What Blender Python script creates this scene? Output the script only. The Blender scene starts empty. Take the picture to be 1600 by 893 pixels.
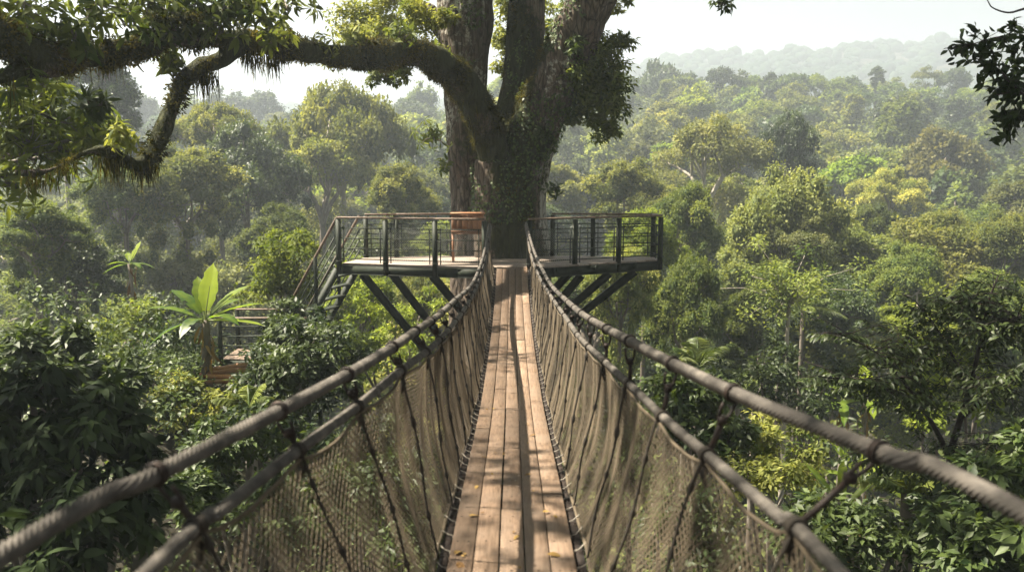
import bpy, math
import numpy as np
from mathutils import Vector

RNG = np.random.default_rng(7)
SC = bpy.context.scene
COL = SC.collection
R = math.radians
F_PX, CX, CY, HZ = 1300.0, 800.0, 446.5, 270.0
PITCH = math.atan((CY - HZ) / F_PX)
FW = np.array([0, math.cos(PITCH), -math.sin(PITCH)])
UP = np.array([0, math.sin(PITCH), math.cos(PITCH)])
XA = np.array([1.0, 0, 0])


def ray(px, py):
    return FW + UP * ((CY - py) / F_PX) + XA * ((px - CX) / F_PX)


def at(px, py, Y):
    """world point seen at photo pixel (px, py), Y metres ahead of the camera"""
    d = ray(px, py)
    return d * (Y / d[1])


def atd(px, py, D):
    return ray(px, py) * D


def atz(px, py, z):
    d = ray(px, py)
    return d * (z / d[2])


def interp(x, xs, ys):
    return np.interp(x, xs, ys)


# ------------------------------------------------------------------ objects
def tag(o, label=None, cat=None, group=None, kind=None):
    if label: o['label'] = label
    if cat: o['category'] = cat
    if group: o['group'] = group
    if kind: o['kind'] = kind
    return o


def empty(name, loc, label, cat, group=None, rz=0.0):
    o = bpy.data.objects.new(name, None)
    o.empty_display_size = 0.3
    o.location = loc
    o.rotation_euler = (0, 0, rz)
    COL.objects.link(o)
    return tag(o, label, cat, group)


def link(name, me, mats, parent=None):
    for m in (mats if isinstance(mats, (list, tuple)) else [mats]):
        if m is not None and m.name not in [x.name for x in me.materials if x]:
            me.materials.append(m)
    o = bpy.data.objects.new(name, me)
    COL.objects.link(o)
    if parent is not None:
        o.parent = parent
        if parent.type == 'EMPTY' or True:
            pw = Vector(world_of(parent))
            o.location = -pw
    return o


def world_of(o):
    v = Vector((0, 0, 0))
    while o is not None:
        v = v + o.location
        o = o.parent
    return v


def mesh_arrays(name, V, Fq, rnd=None, smooth=False, extra=None):
    """V (n,3), Fq (m,k) all faces with the same corner count"""
    V = np.asarray(V, dtype=np.float32)
    Fq = np.asarray(Fq, dtype=np.int32)
    me = bpy.data.meshes.new(name)
    k = Fq.shape[1]
    me.vertices.add(len(V))
    me.vertices.foreach_set('co', V.ravel())
    me.loops.add(Fq.size)
    me.loops.foreach_set('vertex_index', Fq.ravel())
    me.polygons.add(len(Fq))
    me.polygons.foreach_set('loop_start', np.arange(len(Fq), dtype=np.int32) * k)
    me.polygons.foreach_set('loop_total', np.full(len(Fq), k, dtype=np.int32))
    if smooth:
        me.polygons.foreach_set('use_smooth', np.ones(len(Fq), dtype=bool))
    me.update(calc_edges=True)
    if rnd is not None:
        a = me.attributes.new('rnd', 'FLOAT', 'POINT')
        a.data.foreach_set('value', np.asarray(rnd, dtype=np.float32))
    if extra:
        for nm, arr in extra.items():
            a = me.attributes.new(nm, 'FLOAT', 'POINT')
            a.data.foreach_set('value', np.asarray(arr, dtype=np.float32))
    return me


class MB:
    """collects quads (boxes, bars, tubes) for one mesh"""
    def __init__(self):
        self.v, self.f, self.n, self.mi, self.r = [], [], 0, [], []

    def add(self, V, Fq, mi=0, rnd=None):
        V = np.asarray(V, float); Fq = np.asarray(Fq, int)
        self.v.append(V); self.f.append(Fq + self.n); self.n += len(V)
        self.mi.append(np.full(len(Fq), mi))
        self.r.append(np.full(len(V), RNG.random() if rnd is None else rnd))

    def box(self, c, s, ax=None, mi=0, rnd=None):
        """c centre, s full sizes along axes ax (3 unit vectors as rows)"""
        c = np.asarray(c, float); s = np.asarray(s, float) / 2
        ax = np.eye(3) if ax is None else np.asarray(ax, float)
        q = np.array([[-1, -1, -1], [1, -1, -1], [1, 1, -1], [-1, 1, -1], [-1, -1, 1], [1, -1, 1], [1, 1, 1], [-1, 1, 1]], float)
        V = c + (q * s) @ ax
        Fq = [[0, 3, 2, 1], [4, 5, 6, 7], [0, 1, 5, 4], [1, 2, 6, 5], [2, 3, 7, 6], [3, 0, 4, 7]]
        self.add(V, Fq, mi, rnd)

    def bar(self, a, b, w, h, up=(0, 0, 1), mi=0, rnd=None):
        """box from a to b, w across, h along up"""
        a = np.asarray(a, float); b = np.asarray(b, float)
        d = b - a; L = np.linalg.norm(d); d /= L
        up = np.asarray(up, float)
        s = np.cross(d, up)
        if np.linalg.norm(s) < 1e-4: s = np.cross(d, [1, 0, 0])
        s /= np.linalg.norm(s); u = np.cross(s, d)
        self.box((a + b) / 2, (w, L, h), [s, d, u], mi, rnd)

    def tube(self, pts, rad, n=8, mi=0, lobes=0, depth=0.0, pitch=1.0, cap=True, rnd=None):
        V, Fq = tube_arrays(pts, rad, n, lobes, depth, pitch)
        self.add(V, Fq, mi, rnd)

    def mesh(self, name, smooth=False):
        V = np.concatenate(self.v); Fq = np.concatenate(self.f)
        me = mesh_arrays(name, V, Fq, np.concatenate(self.r), smooth)
        mi = np.concatenate(self.mi).astype(np.int32)
        if mi.max() > 0:
            me.polygons.foreach_set('material_index', mi)
        return me

    def build(self, name, mats, parent=None, smooth=False, bevel=0.0):
        me = self.mesh(name, smooth)
        mats = mats if isinstance(mats, (list, tuple)) else [mats]
        for m in mats: me.materials.append(m)
        o = bpy.data.objects.new(name, me)
        COL.objects.link(o)
        if parent is not None:
            o.parent = parent
            o.location = -world_of(parent)
        if bevel:
            b = o.modifiers.new('bevel', 'BEVEL'); b.width = bevel; b.segments = 1; b.limit_method = 'ANGLE'
        return o


def tube_arrays(pts, rad, n=8, lobes=0, depth=0.0, pitch=1.0, closed_ends=True):
    P = np.asarray(pts, float); m = len(P)
    rad = np.broadcast_to(np.asarray(rad, float), (m,)).copy()
    T = np.gradient(P, axis=0); T /= np.linalg.norm(T, axis=1)[:, None] + 1e-12
    u = np.cross(T[0], [0.13, 0.2, 1.0]); u /= np.linalg.norm(u)
    U = np.zeros_like(P)
    for i in range(m):
        u = u - T[i] * np.dot(u, T[i]); u /= np.linalg.norm(u) + 1e-12
        U[i] = u
    W = np.cross(T, U)
    th = np.linspace(0, 2 * math.pi, n, endpoint=False)
    rr = np.ones((m, n))
    if lobes:
        depth = np.broadcast_to(np.asarray(depth, float), (m,))[:, None]
        s = np.concatenate([[0], np.cumsum(np.linalg.norm(np.diff(P, axis=0), axis=1))])
        ph = lobes * (th[None, :] + 2 * math.pi * s[:, None] / pitch)
        rr = 1 - depth * (1 - np.abs(np.cos(ph / 2)))
    V = P[:, None, :] + (rad[:, None] * rr)[:, :, None] * (np.cos(th)[None, :, None] * U[:, None, :] + np.sin(th)[None, :, None] * W[:, None, :])
    V = V.reshape(-1, 3)
    i = np.arange(m - 1)[:, None] * n; j = np.arange(n)[None, :]; j2 = (j + 1) % n
    Fq = np.stack([i + j, i + j2, i + n + j2, i + n + j], -1).reshape(-1, 4)
    if closed_ends and n % 2 == 0:
        caps = []
        for base in (0, (m - 1) * n):
            for q in range(n // 2 - 1):
                idx = [base + q, base + q + 1, base + n - 2 - q, base + n - 1 - q]
                caps.append(idx if base else idx[::-1])
        Fq = np.concatenate([Fq, np.array(caps)])
    return V, Fq


def smooth_path(P, step, rad=None):
    """Catmull-Rom through control points, resampled about every step metres"""
    P = np.asarray(P, float)
    Q = P if rad is None else np.column_stack([P, rad])
    E = np.concatenate([[2 * Q[0] - Q[1]], Q, [2 * Q[-1] - Q[-2]]])
    out = []
    for i in range(1, len(E) - 2):
        p0, p1, p2, p3 = E[i - 1], E[i], E[i + 1], E[i + 2]
        k = max(2, int(np.linalg.norm((p2 - p1)[:3]) / step))
        t = np.linspace(0, 1, k, endpoint=False)[:, None]
        out.append(0.5 * (2 * p1 + (p2 - p0) * t + (2 * p0 - 5 * p1 + 4 * p2 - p3) * t ** 2 + (3 * p1 - p0 - 3 * p2 + p3) * t ** 3))
    out.append(E[-2][None])
    out = np.concatenate(out)
    return out if rad is None else (out[:, :3], out[:, 3])


# ------------------------------------------------------------------ smooth noise in numpy
def vnoise(P, freq, seed=0):
    P = np.asarray(P, float) * freq + 100.0
    I = np.floor(P).astype(np.int64); f = P - I
    f = f * f * (3 - 2 * f)
    def h(i, j, k):
        n = (i * 73856093) ^ (j * 19349663) ^ (k * 83492791) ^ (seed * 2654435761)
        n = (n ^ (n >> 13)) * 1274126177 & 0x7fffffff
        return ((n ^ (n >> 16)) & 0xffff) / 65535.0
    r = 0
    for a in (0, 1):
        for b in (0, 1):
            for c in (0, 1):
                w = (f[:, 0] if a else 1 - f[:, 0]) * (f[:, 1] if b else 1 - f[:, 1]) * (f[:, 2] if c else 1 - f[:, 2])
                r = r + w * h(I[:, 0] + a, I[:, 1] + b, I[:, 2] + c)
    return r * 2 - 1


# ------------------------------------------------------------------ materials
def new_mat(name):
    m = bpy.data.materials.new(name); m.use_nodes = True
    nt = m.node_tree; nt.nodes.clear()
    return m, nt


def nd(nt, typ, **kw):
    n = nt.nodes.new(typ)
    for k, v in kw.items():
        if k == 'inp':
            for a, b in v.items(): n.inputs[a].default_value = b
        else: setattr(n, k, v)
    return n


def ramp(nt, fac, stops):
    r = nt.nodes.new('ShaderNodeValToRGB')
    while len(r.color_ramp.elements) < len(stops): r.color_ramp.elements.new(0.5)
    for e, (p, c) in zip(r.color_ramp.elements, stops):
        e.position = p; e.color = (*c, 1) if len(c) == 3 else c
    nt.links.new(fac, r.inputs[0])
    return r.outputs[0]


def mixc(nt, fac, a, b, mode='MIX'):
    m = nt.nodes.new('ShaderNodeMix'); m.data_type = 'RGBA'; m.blend_type = mode
    for sock, v in ((m.inputs[0], fac), (m.inputs[6], a), (m.inputs[7], b)):
        if isinstance(v, (int, float)): sock.default_value = v
        elif isinstance(v, tuple): sock.default_value = (*v, 1) if len(v) == 3 else v
        else: nt.links.new(v, sock)
    return m.outputs[2]


def leaf_mat(name, dark, light, trans=0.4, rough=0.62, spec=0.14, vary=0.5, tcol=None):
    m, nt = new_mat(name)
    at_ = nd(nt, 'ShaderNodeAttribute', attribute_name='rnd')
    oi = nd(nt, 'ShaderNodeObjectInfo')
    c = ramp(nt, at_.outputs['Fac'], [(0.0, dark), (0.55, tuple((a + b) / 2 for a, b in zip(dark, light))), (1.0, light)])
    hs = nd(nt, 'ShaderNodeHueSaturation')
    mr = nd(nt, 'ShaderNodeMapRange', inp={3: 1 - vary * 0.6, 4: 1 + vary * 0.7})
    nt.links.new(oi.outputs['Random'], mr.inputs[0]); nt.links.new(mr.outputs[0], hs.inputs['Value'])
    c2 = mixc(nt, 1.0, c, oi.outputs['Color'], 'MULTIPLY')
    nt.links.new(c2, hs.inputs['Color'])
    p = nd(nt, 'ShaderNodeBsdfPrincipled', inp={'Roughness': rough, 'Specular IOR Level': spec})
    nt.links.new(hs.outputs[0], p.inputs['Base Color'])
    t = nd(nt, 'ShaderNodeBsdfTranslucent')
    tc = mixc(nt, 1.0, hs.outputs[0], tcol or (1.5, 1.45, 0.75), 'MULTIPLY')
    nt.links.new(tc, t.inputs['Color'])
    mx = nd(nt, 'ShaderNodeMixShader', inp={0: trans})
    o = nd(nt, 'ShaderNodeOutputMaterial')
    nt.links.new(p.outputs[0], mx.inputs[1]); nt.links.new(t.outputs[0], mx.inputs[2])
    nt.links.new(mx.outputs[0], o.inputs[0])
    return m


def surf_mat(name, stops, scale=(1, 1, 1), nscale=4.0, rough=0.8, spec=0.3, bump=0.2, bdist=0.02, detail=6.0, metallic=0.0, rnd_amt=0.0):
    m, nt = new_mat(name)
    tc = nd(nt, 'ShaderNodeTexCoord')
    mp = nd(nt, 'ShaderNodeMapping', inp={'Scale': scale})
    nt.links.new(tc.outputs['Object'], mp.inputs[0])
    nz = nd(nt, 'ShaderNodeTexNoise', inp={'Scale': nscale, 'Detail': detail, 'Roughness': 0.65})
    nt.links.new(mp.outputs[0], nz.inputs['Vector'])
    c = ramp(nt, nz.outputs['Fac'], stops)
    if rnd_amt:
        at_ = nd(nt, 'ShaderNodeAttribute', attribute_name='rnd')
        mr = nd(nt, 'ShaderNodeMapRange', inp={3: 1 - rnd_amt, 4: 1 + rnd_amt})
        nt.links.new(at_.outputs['Fac'], mr.inputs[0])
        hs = nd(nt, 'ShaderNodeHueSaturation'); nt.links.new(mr.outputs[0], hs.inputs['Value']); nt.links.new(c, hs.inputs['Color'])
        c = hs.outputs[0]
    p = nd(nt, 'ShaderNodeBsdfPrincipled', inp={'Roughness': rough, 'Specular IOR Level': spec, 'Metallic': metallic})
    nt.links.new(c, p.inputs['Base Color'])
    if bump:
        b = nd(nt, 'ShaderNodeBump', inp={'Strength': bump, 'Distance': bdist})
        nt.links.new(nz.outputs['Fac'], b.inputs['Height']); nt.links.new(b.outputs[0], p.inputs['Normal'])
    o = nd(nt, 'ShaderNodeOutputMaterial'); nt.links.new(p.outputs[0], o.inputs[0])
    return m


M = {}
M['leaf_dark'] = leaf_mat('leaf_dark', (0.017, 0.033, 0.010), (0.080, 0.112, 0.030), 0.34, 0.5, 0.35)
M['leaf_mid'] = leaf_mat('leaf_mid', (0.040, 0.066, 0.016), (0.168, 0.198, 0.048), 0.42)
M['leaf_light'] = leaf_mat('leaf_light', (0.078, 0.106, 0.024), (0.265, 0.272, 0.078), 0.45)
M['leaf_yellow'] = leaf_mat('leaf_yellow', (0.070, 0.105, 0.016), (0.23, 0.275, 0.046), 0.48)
M['leaf_brown'] = leaf_mat('leaf_brown', (0.054, 0.070, 0.024), (0.175, 0.185, 0.076), 0.38)
M['leaf_shaded'] = leaf_mat('leaf_shaded', (0.006, 0.013, 0.005), (0.032, 0.052, 0.015), 0.2, 0.7, 0.12, vary=0.2)  # near-black matte leaf colour with deep shade put in
M['leaf_far'] = leaf_mat('leaf_far', (0.030, 0.048, 0.016), (0.135, 0.160, 0.048), 0.3, .8, .1)
M['leaf_hill'] = leaf_mat('leaf_hill', (0.012, 0.024, 0.014), (0.030, 0.045, 0.022), 0.12, .9, .05)
M['banana'] = leaf_mat('banana', (0.04, 0.09, 0.012), (0.27, 0.34, 0.03), 0.55, 0.4, 0.4, vary=0.1, tcol=(2.0, 1.9, 0.6))
M['palm'] = leaf_mat('palm', (0.06, 0.10, 0.02), (0.17, 0.20, 0.06), 0.42, 0.4, 0.45, vary=0.1)
M['moss'] = leaf_mat('moss', (0.014, 0.019, 0.005), (0.120, 0.098, 0.016), 0.35, 0.9, 0.1, vary=0.1)
M['fallen'] = leaf_mat('fallen', (0.10, 0.05, 0.02), (0.30, 0.20, 0.06), 0.1, 0.7, 0.2, vary=0.2)
M['wood_limb'] = surf_mat('wood_limb', [(0.3, (0.05, 0.04, 0.03)), (0.5, (0.12, 0.10, 0.08)), (0.7, (0.26, 0.24, 0.20))], (1, 1, .3), 3.0, bump=0.5)
M['pale_limb'] = surf_mat('pale_limb', [(0.3, (0.14, 0.12, 0.09)), (0.7, (0.42, 0.38, 0.31))], (1, 1, .3), 2.0, bump=0.5)
M['soil'] = surf_mat('soil', [(0.3, (0.012, 0.010, 0.006)), (0.55, (0.030, 0.026, 0.014)), (0.75, (0.03, 0.045, 0.014))], nscale=0.6, bump=0.6, bdist=0.1)
M['steel'] = surf_mat('steel', [(0.3, (0.012, 0.016, 0.011)), (0.55, (0.025, 0.032, 0.021)), (0.75, (0.042, 0.040, 0.028))], nscale=5, rough=0.6, spec=0.2, bump=0.08)
M['wire'] = surf_mat('wire', [(0.3, (0.14, 0.15, 0.13)), (0.7, (0.24, 0.25, 0.22))], nscale=9, rough=0.45, metallic=0.4, bump=0)
M['rail_wood'] = surf_mat('rail_wood', [(0.3, (0.065, 0.046, 0.032)), (0.7, (0.19, 0.135, 0.095))], (6, .5, 6), 3, rough=0.6, bump=0.2)
M['rope'] = surf_mat('rope', [(0.3, (0.030, 0.027, 0.023)), (0.5, (0.068, 0.061, 0.052)), (0.7, (0.135, 0.120, 0.100))], nscale=14, rough=0.85, bump=0.4, bdist=0.004)
M['net_rope'] = surf_mat('net_rope', [(0.3, (0.036, 0.028, 0.018)), (0.7, (0.120, 0.094, 0.060))], nscale=2.2, rough=0.9, bump=0.0)
M['dark_rope'] = surf_mat('dark_rope', [(0.3, (0.010, 0.009, 0.007)), (0.7, (0.035, 0.028, 0.02))], nscale=20, rough=0.85, bump=0.3, bdist=0.004)
M['iron'] = surf_mat('iron', [(0.35, (0.012, 0.010, 0.009)), (0.6, (0.030, 0.021, 0.016)), (0.8, (0.09, 0.052, 0.034))], nscale=18, rough=0.6, metallic=0.35, bump=0.2, bdist=0.003)
M['cord'] = surf_mat('cord', [(0.3, (0.16, 0.145, 0.115)), (0.7, (0.34, 0.31, 0.26))], nscale=20, rough=0.9, bump=0)


def wood_mat(name, cols, rough=0.62, spec=0.35, rnd=0.28):
    """weathered boards: long grain along Y, blotches, small knots and stains"""
    m, nt = new_mat(name)
    tc = nd(nt, 'ShaderNodeTexCoord'); at_ = nd(nt, 'ShaderNodeAttribute', attribute_name='rnd')
    off = nd(nt, 'ShaderNodeVectorMath', operation='SCALE', inp={0: (17.0, 31.0, 7.0)})
    nt.links.new(at_.outputs['Fac'], off.inputs['Scale'])
    ad = nd(nt, 'ShaderNodeVectorMath', operation='ADD'); nt.links.new(tc.outputs['Object'], ad.inputs[0]); nt.links.new(off.outputs[0], ad.inputs[1])
    mp = nd(nt, 'ShaderNodeMapping', inp={'Scale': (34, 1.1, 34)}); nt.links.new(ad.outputs[0], mp.inputs[0])
    g = nd(nt, 'ShaderNodeTexNoise', inp={'Scale': 1.6, 'Detail': 8.0, 'Roughness': 0.7, 'Distortion': 0.4}); nt.links.new(mp.outputs[0], g.inputs['Vector'])
    bl = nd(nt, 'ShaderNodeTexNoise', inp={'Scale': 2.3, 'Detail': 5.0, 'Roughness': 0.65}); nt.links.new(ad.outputs[0], bl.inputs['Vector'])
    sp = nd(nt, 'ShaderNodeTexNoise', inp={'Scale': 38.0, 'Detail': 3.0}); nt.links.new(ad.outputs[0], sp.inputs['Vector'])
    c = ramp(nt, g.outputs['Fac'], [(0.28, cols[0]), (0.5, cols[1]), (0.74, cols[2])])
    c = mixc(nt, ramp(nt, bl.outputs['Fac'], [(0.42, (0, 0, 0)), (0.70, (0.75, 0.75, 0.75))]), c, cols[3])
    c = mixc(nt, ramp(nt, sp.outputs['Fac'], [(0.66, (0, 0, 0)), (0.72, (0.7, 0.7, 0.7))]), c, tuple(x * 0.35 for x in cols[0]))
    mr = nd(nt, 'ShaderNodeMapRange', inp={3: 1 - rnd, 4: 1 + rnd}); nt.links.new(at_.outputs['Fac'], mr.inputs[0])
    hs = nd(nt, 'ShaderNodeHueSaturation'); nt.links.new(mr.outputs[0], hs.inputs['Value']); nt.links.new(c, hs.inputs['Color'])
    p = nd(nt, 'ShaderNodeBsdfPrincipled', inp={'Roughness': rough, 'Specular IOR Level': spec})
    nt.links.new(hs.outputs[0], p.inputs['Base Color'])
    b = nd(nt, 'ShaderNodeBump', inp={'Strength': 0.35, 'Distance': 0.004}); nt.links.new(g.outputs['Fac'], b.inputs['Height']); nt.links.new(b.outputs[0], p.inputs['Normal'])
    o = nd(nt, 'ShaderNodeOutputMaterial'); nt.links.new(p.outputs[0], o.inputs[0])
    return m


M['plank'] = wood_mat('plank', [(0.058, 0.038, 0.025), (0.145, 0.097, 0.063), (0.245, 0.170, 0.112), (0.185, 0.138, 0.100)])
M['deck'] = wood_mat('deck', [(0.12, 0.09, 0.07), (0.24, 0.19, 0.15), (0.36, 0.29, 0.23), (0.30, 0.26, 0.22)])
M['red_wood'] = wood_mat('red_wood', [(0.15, 0.066, 0.032), (0.27, 0.128, 0.062), (0.38, 0.20, 0.105), (0.25, 0.12, 0.062)])
M['bolt'] = surf_mat('bolt', [(0.3, (0.012, 0.009, 0.007)), (0.7, (0.03, 0.02, 0.015))], bump=0)


def bark_mat():
    m, nt = new_mat('bark')
    tc = nd(nt, 'ShaderNodeTexCoord')
    mp = nd(nt, 'ShaderNodeMapping', inp={'Scale': (1, 1, 0.22)}); nt.links.new(tc.outputs['Object'], mp.inputs[0])
    g = nd(nt, 'ShaderNodeTexNoise', inp={'Scale': 9.0, 'Detail': 8.0, 'Roughness': 0.7, 'Distortion': 0.5}); nt.links.new(mp.outputs[0], g.inputs['Vector'])
    vo = nd(nt, 'ShaderNodeTexVoronoi', feature='DISTANCE_TO_EDGE', inp={'Scale': 8.0}); nt.links.new(mp.outputs[0], vo.inputs['Vector'])
    big = nd(nt, 'ShaderNodeTexNoise', inp={'Scale': 0.9, 'Detail': 6.0, 'Roughness': 0.68}); nt.links.new(tc.outputs['Object'], big.inputs['Vector'])
    fine = nd(nt, 'ShaderNodeTexNoise', inp={'Scale': 6.5, 'Detail': 7.0, 'Roughness': 0.7}); nt.links.new(tc.outputs['Object'], fine.inputs['Vector'])
    c = ramp(nt, g.outputs['Fac'], [(0.3, (0.034, 0.026, 0.019)), (0.5, (0.105, 0.082, 0.062)), (0.7, (0.22, 0.18, 0.14))])
    crack_shade = ramp(nt, vo.outputs['Distance'], [(0.0, (.22, .22, .22)), (0.10, (1, 1, 1))])
    # reddish raw patches
    c = mixc(nt, ramp(nt, big.outputs['Fac'], [(0.56, (0, 0, 0)), (0.66, (0.6, 0.6, 0.6))]), c, (0.15, 0.092, 0.066))
    la = nd(nt, 'ShaderNodeAttribute', attribute_name='lichen')
    add = nd(nt, 'ShaderNodeMath', operation='MULTIPLY_ADD', inp={1: 0.5, 2: -0.25}); nt.links.new(la.outputs['Fac'], add.inputs[0])
    su = nd(nt, 'ShaderNodeMath', operation='ADD'); nt.links.new(fine.outputs['Fac'], su.inputs[0]); nt.links.new(add.outputs[0], su.inputs[1])
    c = mixc(nt, ramp(nt, su.outputs[0], [(0.55, (0, 0, 0)), (0.64, (0.85, 0.85, 0.85))]), c, (0.44, 0.42, 0.36))
    c = mixc(nt, .85, c, crack_shade, 'MULTIPLY')  # cracks darkened by colour, as shade that makes the bump read deeper
    ma = nd(nt, 'ShaderNodeAttribute', attribute_name='moss')
    ad2 = nd(nt, 'ShaderNodeMath', operation='MULTIPLY_ADD', inp={1: 0.7, 2: -0.35}); nt.links.new(ma.outputs['Fac'], ad2.inputs[0])
    s2 = nd(nt, 'ShaderNodeMath', operation='ADD'); nt.links.new(fine.outputs['Fac'], s2.inputs[0]); nt.links.new(ad2.outputs[0], s2.inputs[1])
    mcol = ramp(nt, g.outputs['Fac'], [(0.3, (0.010, 0.014, 0.005)), (0.7, (0.045, 0.052, 0.014))])
    c = mixc(nt, ramp(nt, s2.outputs[0], [(0.50, (0, 0, 0)), (0.62, (0.95, 0.95, 0.95))]), c, mcol)
    p = nd(nt, 'ShaderNodeBsdfPrincipled', inp={'Roughness': 0.9, 'Specular IOR Level': 0.2})
    nt.links.new(c, p.inputs['Base Color'])
    h = nd(nt, 'ShaderNodeMath', operation='MULTIPLY_ADD', inp={1: 0.9}); nt.links.new(vo.outputs['Distance'], h.inputs[0]); nt.links.new(g.outputs['Fac'], h.inputs[2])
    b = nd(nt, 'ShaderNodeBump', inp={'Strength': 1.0, 'Distance': 0.10}); nt.links.new(h.outputs[0], b.inputs['Height']); nt.links.new(b.outputs[0], p.inputs['Normal'])
    o = nd(nt, 'ShaderNodeOutputMaterial'); nt.links.new(p.outputs[0], o.inputs[0])
    return m


M['bark'] = bark_mat()

# ------------------------------------------------------------------ leaves
# leaf templates: local (x across, y along, z up) and quads
T_FLAT = (np.array([[0, 0, 0], [0.5, 0.45, 0.02], [0, 1, -0.10], [-0.5, 0.45, 0.02]]), np.array([[0, 1, 2, 3]]))
T_FOLD = (np.array([[0, 0, 0], [0.5, 0.42, 0.06], [0, 1, -0.16], [-0.5, 0.42, 0.06], [0, 0.5, -0.02]]), np.array([[0, 1, 2, 4], [0, 4, 2, 3]]))


def t_long(droop=0.25, shape=((0, .04), (.22, .36), (.45, .5), (.72, .38), (1, .02)), fold=0.10):
    V, q = [], []
    for t, w in shape:
        z = -droop * t * t
        V += [[-w, t, z + fold * w], [0, t, z], [w, t, z + fold * w]]
    for i in range(len(shape) - 1):
        a = 3 * i
        q += [[a, a + 1, a + 4, a + 3], [a + 1, a + 2, a + 5, a + 4]]
    return np.array(V, float), np.array(q)


T_LONG = t_long()
T_DROOP = t_long(0.45)


def norm(a):
    return a / (np.linalg.norm(a, axis=-1, keepdims=True) + 1e-9)


class Foliage:
    def __init__(self):
        self.V, self.F, self.r, self.n = [], [], [], 0

    def leaves(self, P, A, N, L, W, tmpl=T_FLAT, rnd=None):
        n = len(P)
        if n == 0: return
        A = norm(A); S = norm(np.cross(A, N)); N = np.cross(S, A)
        tv, tq = tmpl
        L = np.broadcast_to(L, (n,)); W = np.broadcast_to(W, (n,))
        V = (P[:, None, :] + L[:, None, None] * (A[:, None, :] * tv[None, :, 1:2] + N[:, None, :] * tv[None, :, 2:3])
             + W[:, None, None] * S[:, None, :] * tv[None, :, 0:1])
        k = len(tv)
        Fq = (tq[None] + (np.arange(n) * k)[:, None, None]).reshape(-1, tq.shape[1]) + self.n
        rnd = RNG.random(n) if rnd is None else rnd
        self.V.append(V.reshape(-1, 3)); self.F.append(Fq); self.r.append(np.repeat(rnd, k)); self.n += n * k

    def clump(self, c, rad, n, L, aspect=0.5, tmpl=T_FLAT, shell=0.55, upper=0.35, droop=0.25, tone=None, tvar=0.25, jit=0.5, nout=0.9):
        """leaves in the outer part of an ellipsoid, facing out and up"""
        c = np.asarray(c, float); rad = np.broadcast_to(np.asarray(rad, float), (3,))
        d = RNG.normal(size=(n, 3)); d = norm(d); d[:, 2] += upper * .8; d = norm(d)
        rr = (shell + (1 - shell) * RNG.random(n) ** 0.6) * (1 + 0.18 * RNG.normal(size=n))
        P = c + d * rad * rr[:, None]
        A = norm(d * [1, 1, 0.35] + RNG.normal(size=(n, 3)) * jit + [0, 0, -droop])
        N = norm(d * nout + [0, 0, 0.6] + RNG.normal(size=(n, 3)) * 0.30)
        t = RNG.random() if tone is None else tone
        rnd = np.clip(t + RNG.normal(size=n) * tvar, 0, 1)
        LL = L * (0.6 + 0.8 * RNG.random(n))
        self.leaves(P, A, N, LL, LL * aspect, tmpl, rnd)

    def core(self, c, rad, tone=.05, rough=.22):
        """lumpy closed shell filling a clump; default dark tone paints its shaded inside"""
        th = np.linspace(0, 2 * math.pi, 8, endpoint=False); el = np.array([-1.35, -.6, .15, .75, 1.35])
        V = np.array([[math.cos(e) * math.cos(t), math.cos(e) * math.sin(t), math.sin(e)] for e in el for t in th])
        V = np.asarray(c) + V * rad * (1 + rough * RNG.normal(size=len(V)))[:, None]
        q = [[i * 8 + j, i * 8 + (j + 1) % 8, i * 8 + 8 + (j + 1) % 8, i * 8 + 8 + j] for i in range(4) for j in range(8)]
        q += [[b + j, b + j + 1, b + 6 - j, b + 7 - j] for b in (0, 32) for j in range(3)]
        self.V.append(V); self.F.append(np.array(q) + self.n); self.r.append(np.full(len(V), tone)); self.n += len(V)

    def whorl(self, c, k, L, aspect=0.33, axis=(0, 0, 1), tmpl=T_LONG, spread=1.0, tone=0.5):
        """a rosette of k leaves round a twig tip"""
        ax = norm(np.asarray(axis, float) + RNG.normal(size=3) * 0.25)
        u = norm(np.cross(ax, [0.3, 0.9, 0.1])); w = np.cross(ax, u)
        th = np.linspace(0, 2 * math.pi, k, endpoint=False) + RNG.random() * 6 + RNG.normal(size=k) * 0.25
        el = RNG.normal(size=k) * 0.35 + (1 - spread) * 0.6
        A = (np.cos(th)[:, None] * u + np.sin(th)[:, None] * w) * np.cos(el)[:, None] + ax * np.sin(el)[:, None]
        N = norm(ax + RNG.normal(size=(k, 3)) * 0.3)
        N = np.broadcast_to(N, (k, 3)) if N.shape != (k, 3) else N
        LL = L * (0.65 + 0.6 * RNG.random(k))
        P = np.asarray(c, float) + A * 0.03
        self.leaves(P, A + [0, 0, -0.15], N, LL, LL * aspect, tmpl, np.clip(tone + RNG.normal(size=k) * 0.2, 0, 1))

    def strands(self, P, L, w, rnd=None, dirs=None):
        """thin hanging blades"""
        n = len(P)
        tv = np.array([[-.5, 0, 0], [.5, 0, 0], [.35, .5, .05], [-.35, .5, .05], [.1, 1, 0], [-.1, 1, 0]], float)
        tq = np.array([[0, 1, 2, 3], [3, 2, 4, 5]])
        A = np.tile([0, 0, -1.0], (n, 1)) + RNG.normal(size=(n, 3)) * 0.12 if dirs is None else dirs
        N = norm(np.column_stack([RNG.normal(size=(n, 2)), np.zeros(n)]))
        self.leaves(P, A, N, L, w, (tv, tq), rnd)

    def mesh(self, name):
        return mesh_arrays(name, np.concatenate(self.V), np.concatenate(self.F), np.concatenate(self.r))

    def build(self, name, mat, parent=None):
        me = self.mesh(name); me.materials.append(mat)
        o = bpy.data.objects.new(name, me); COL.objects.link(o)
        if parent is not None:
            o.parent = parent; o.location = -world_of(parent)
        return o


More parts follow.
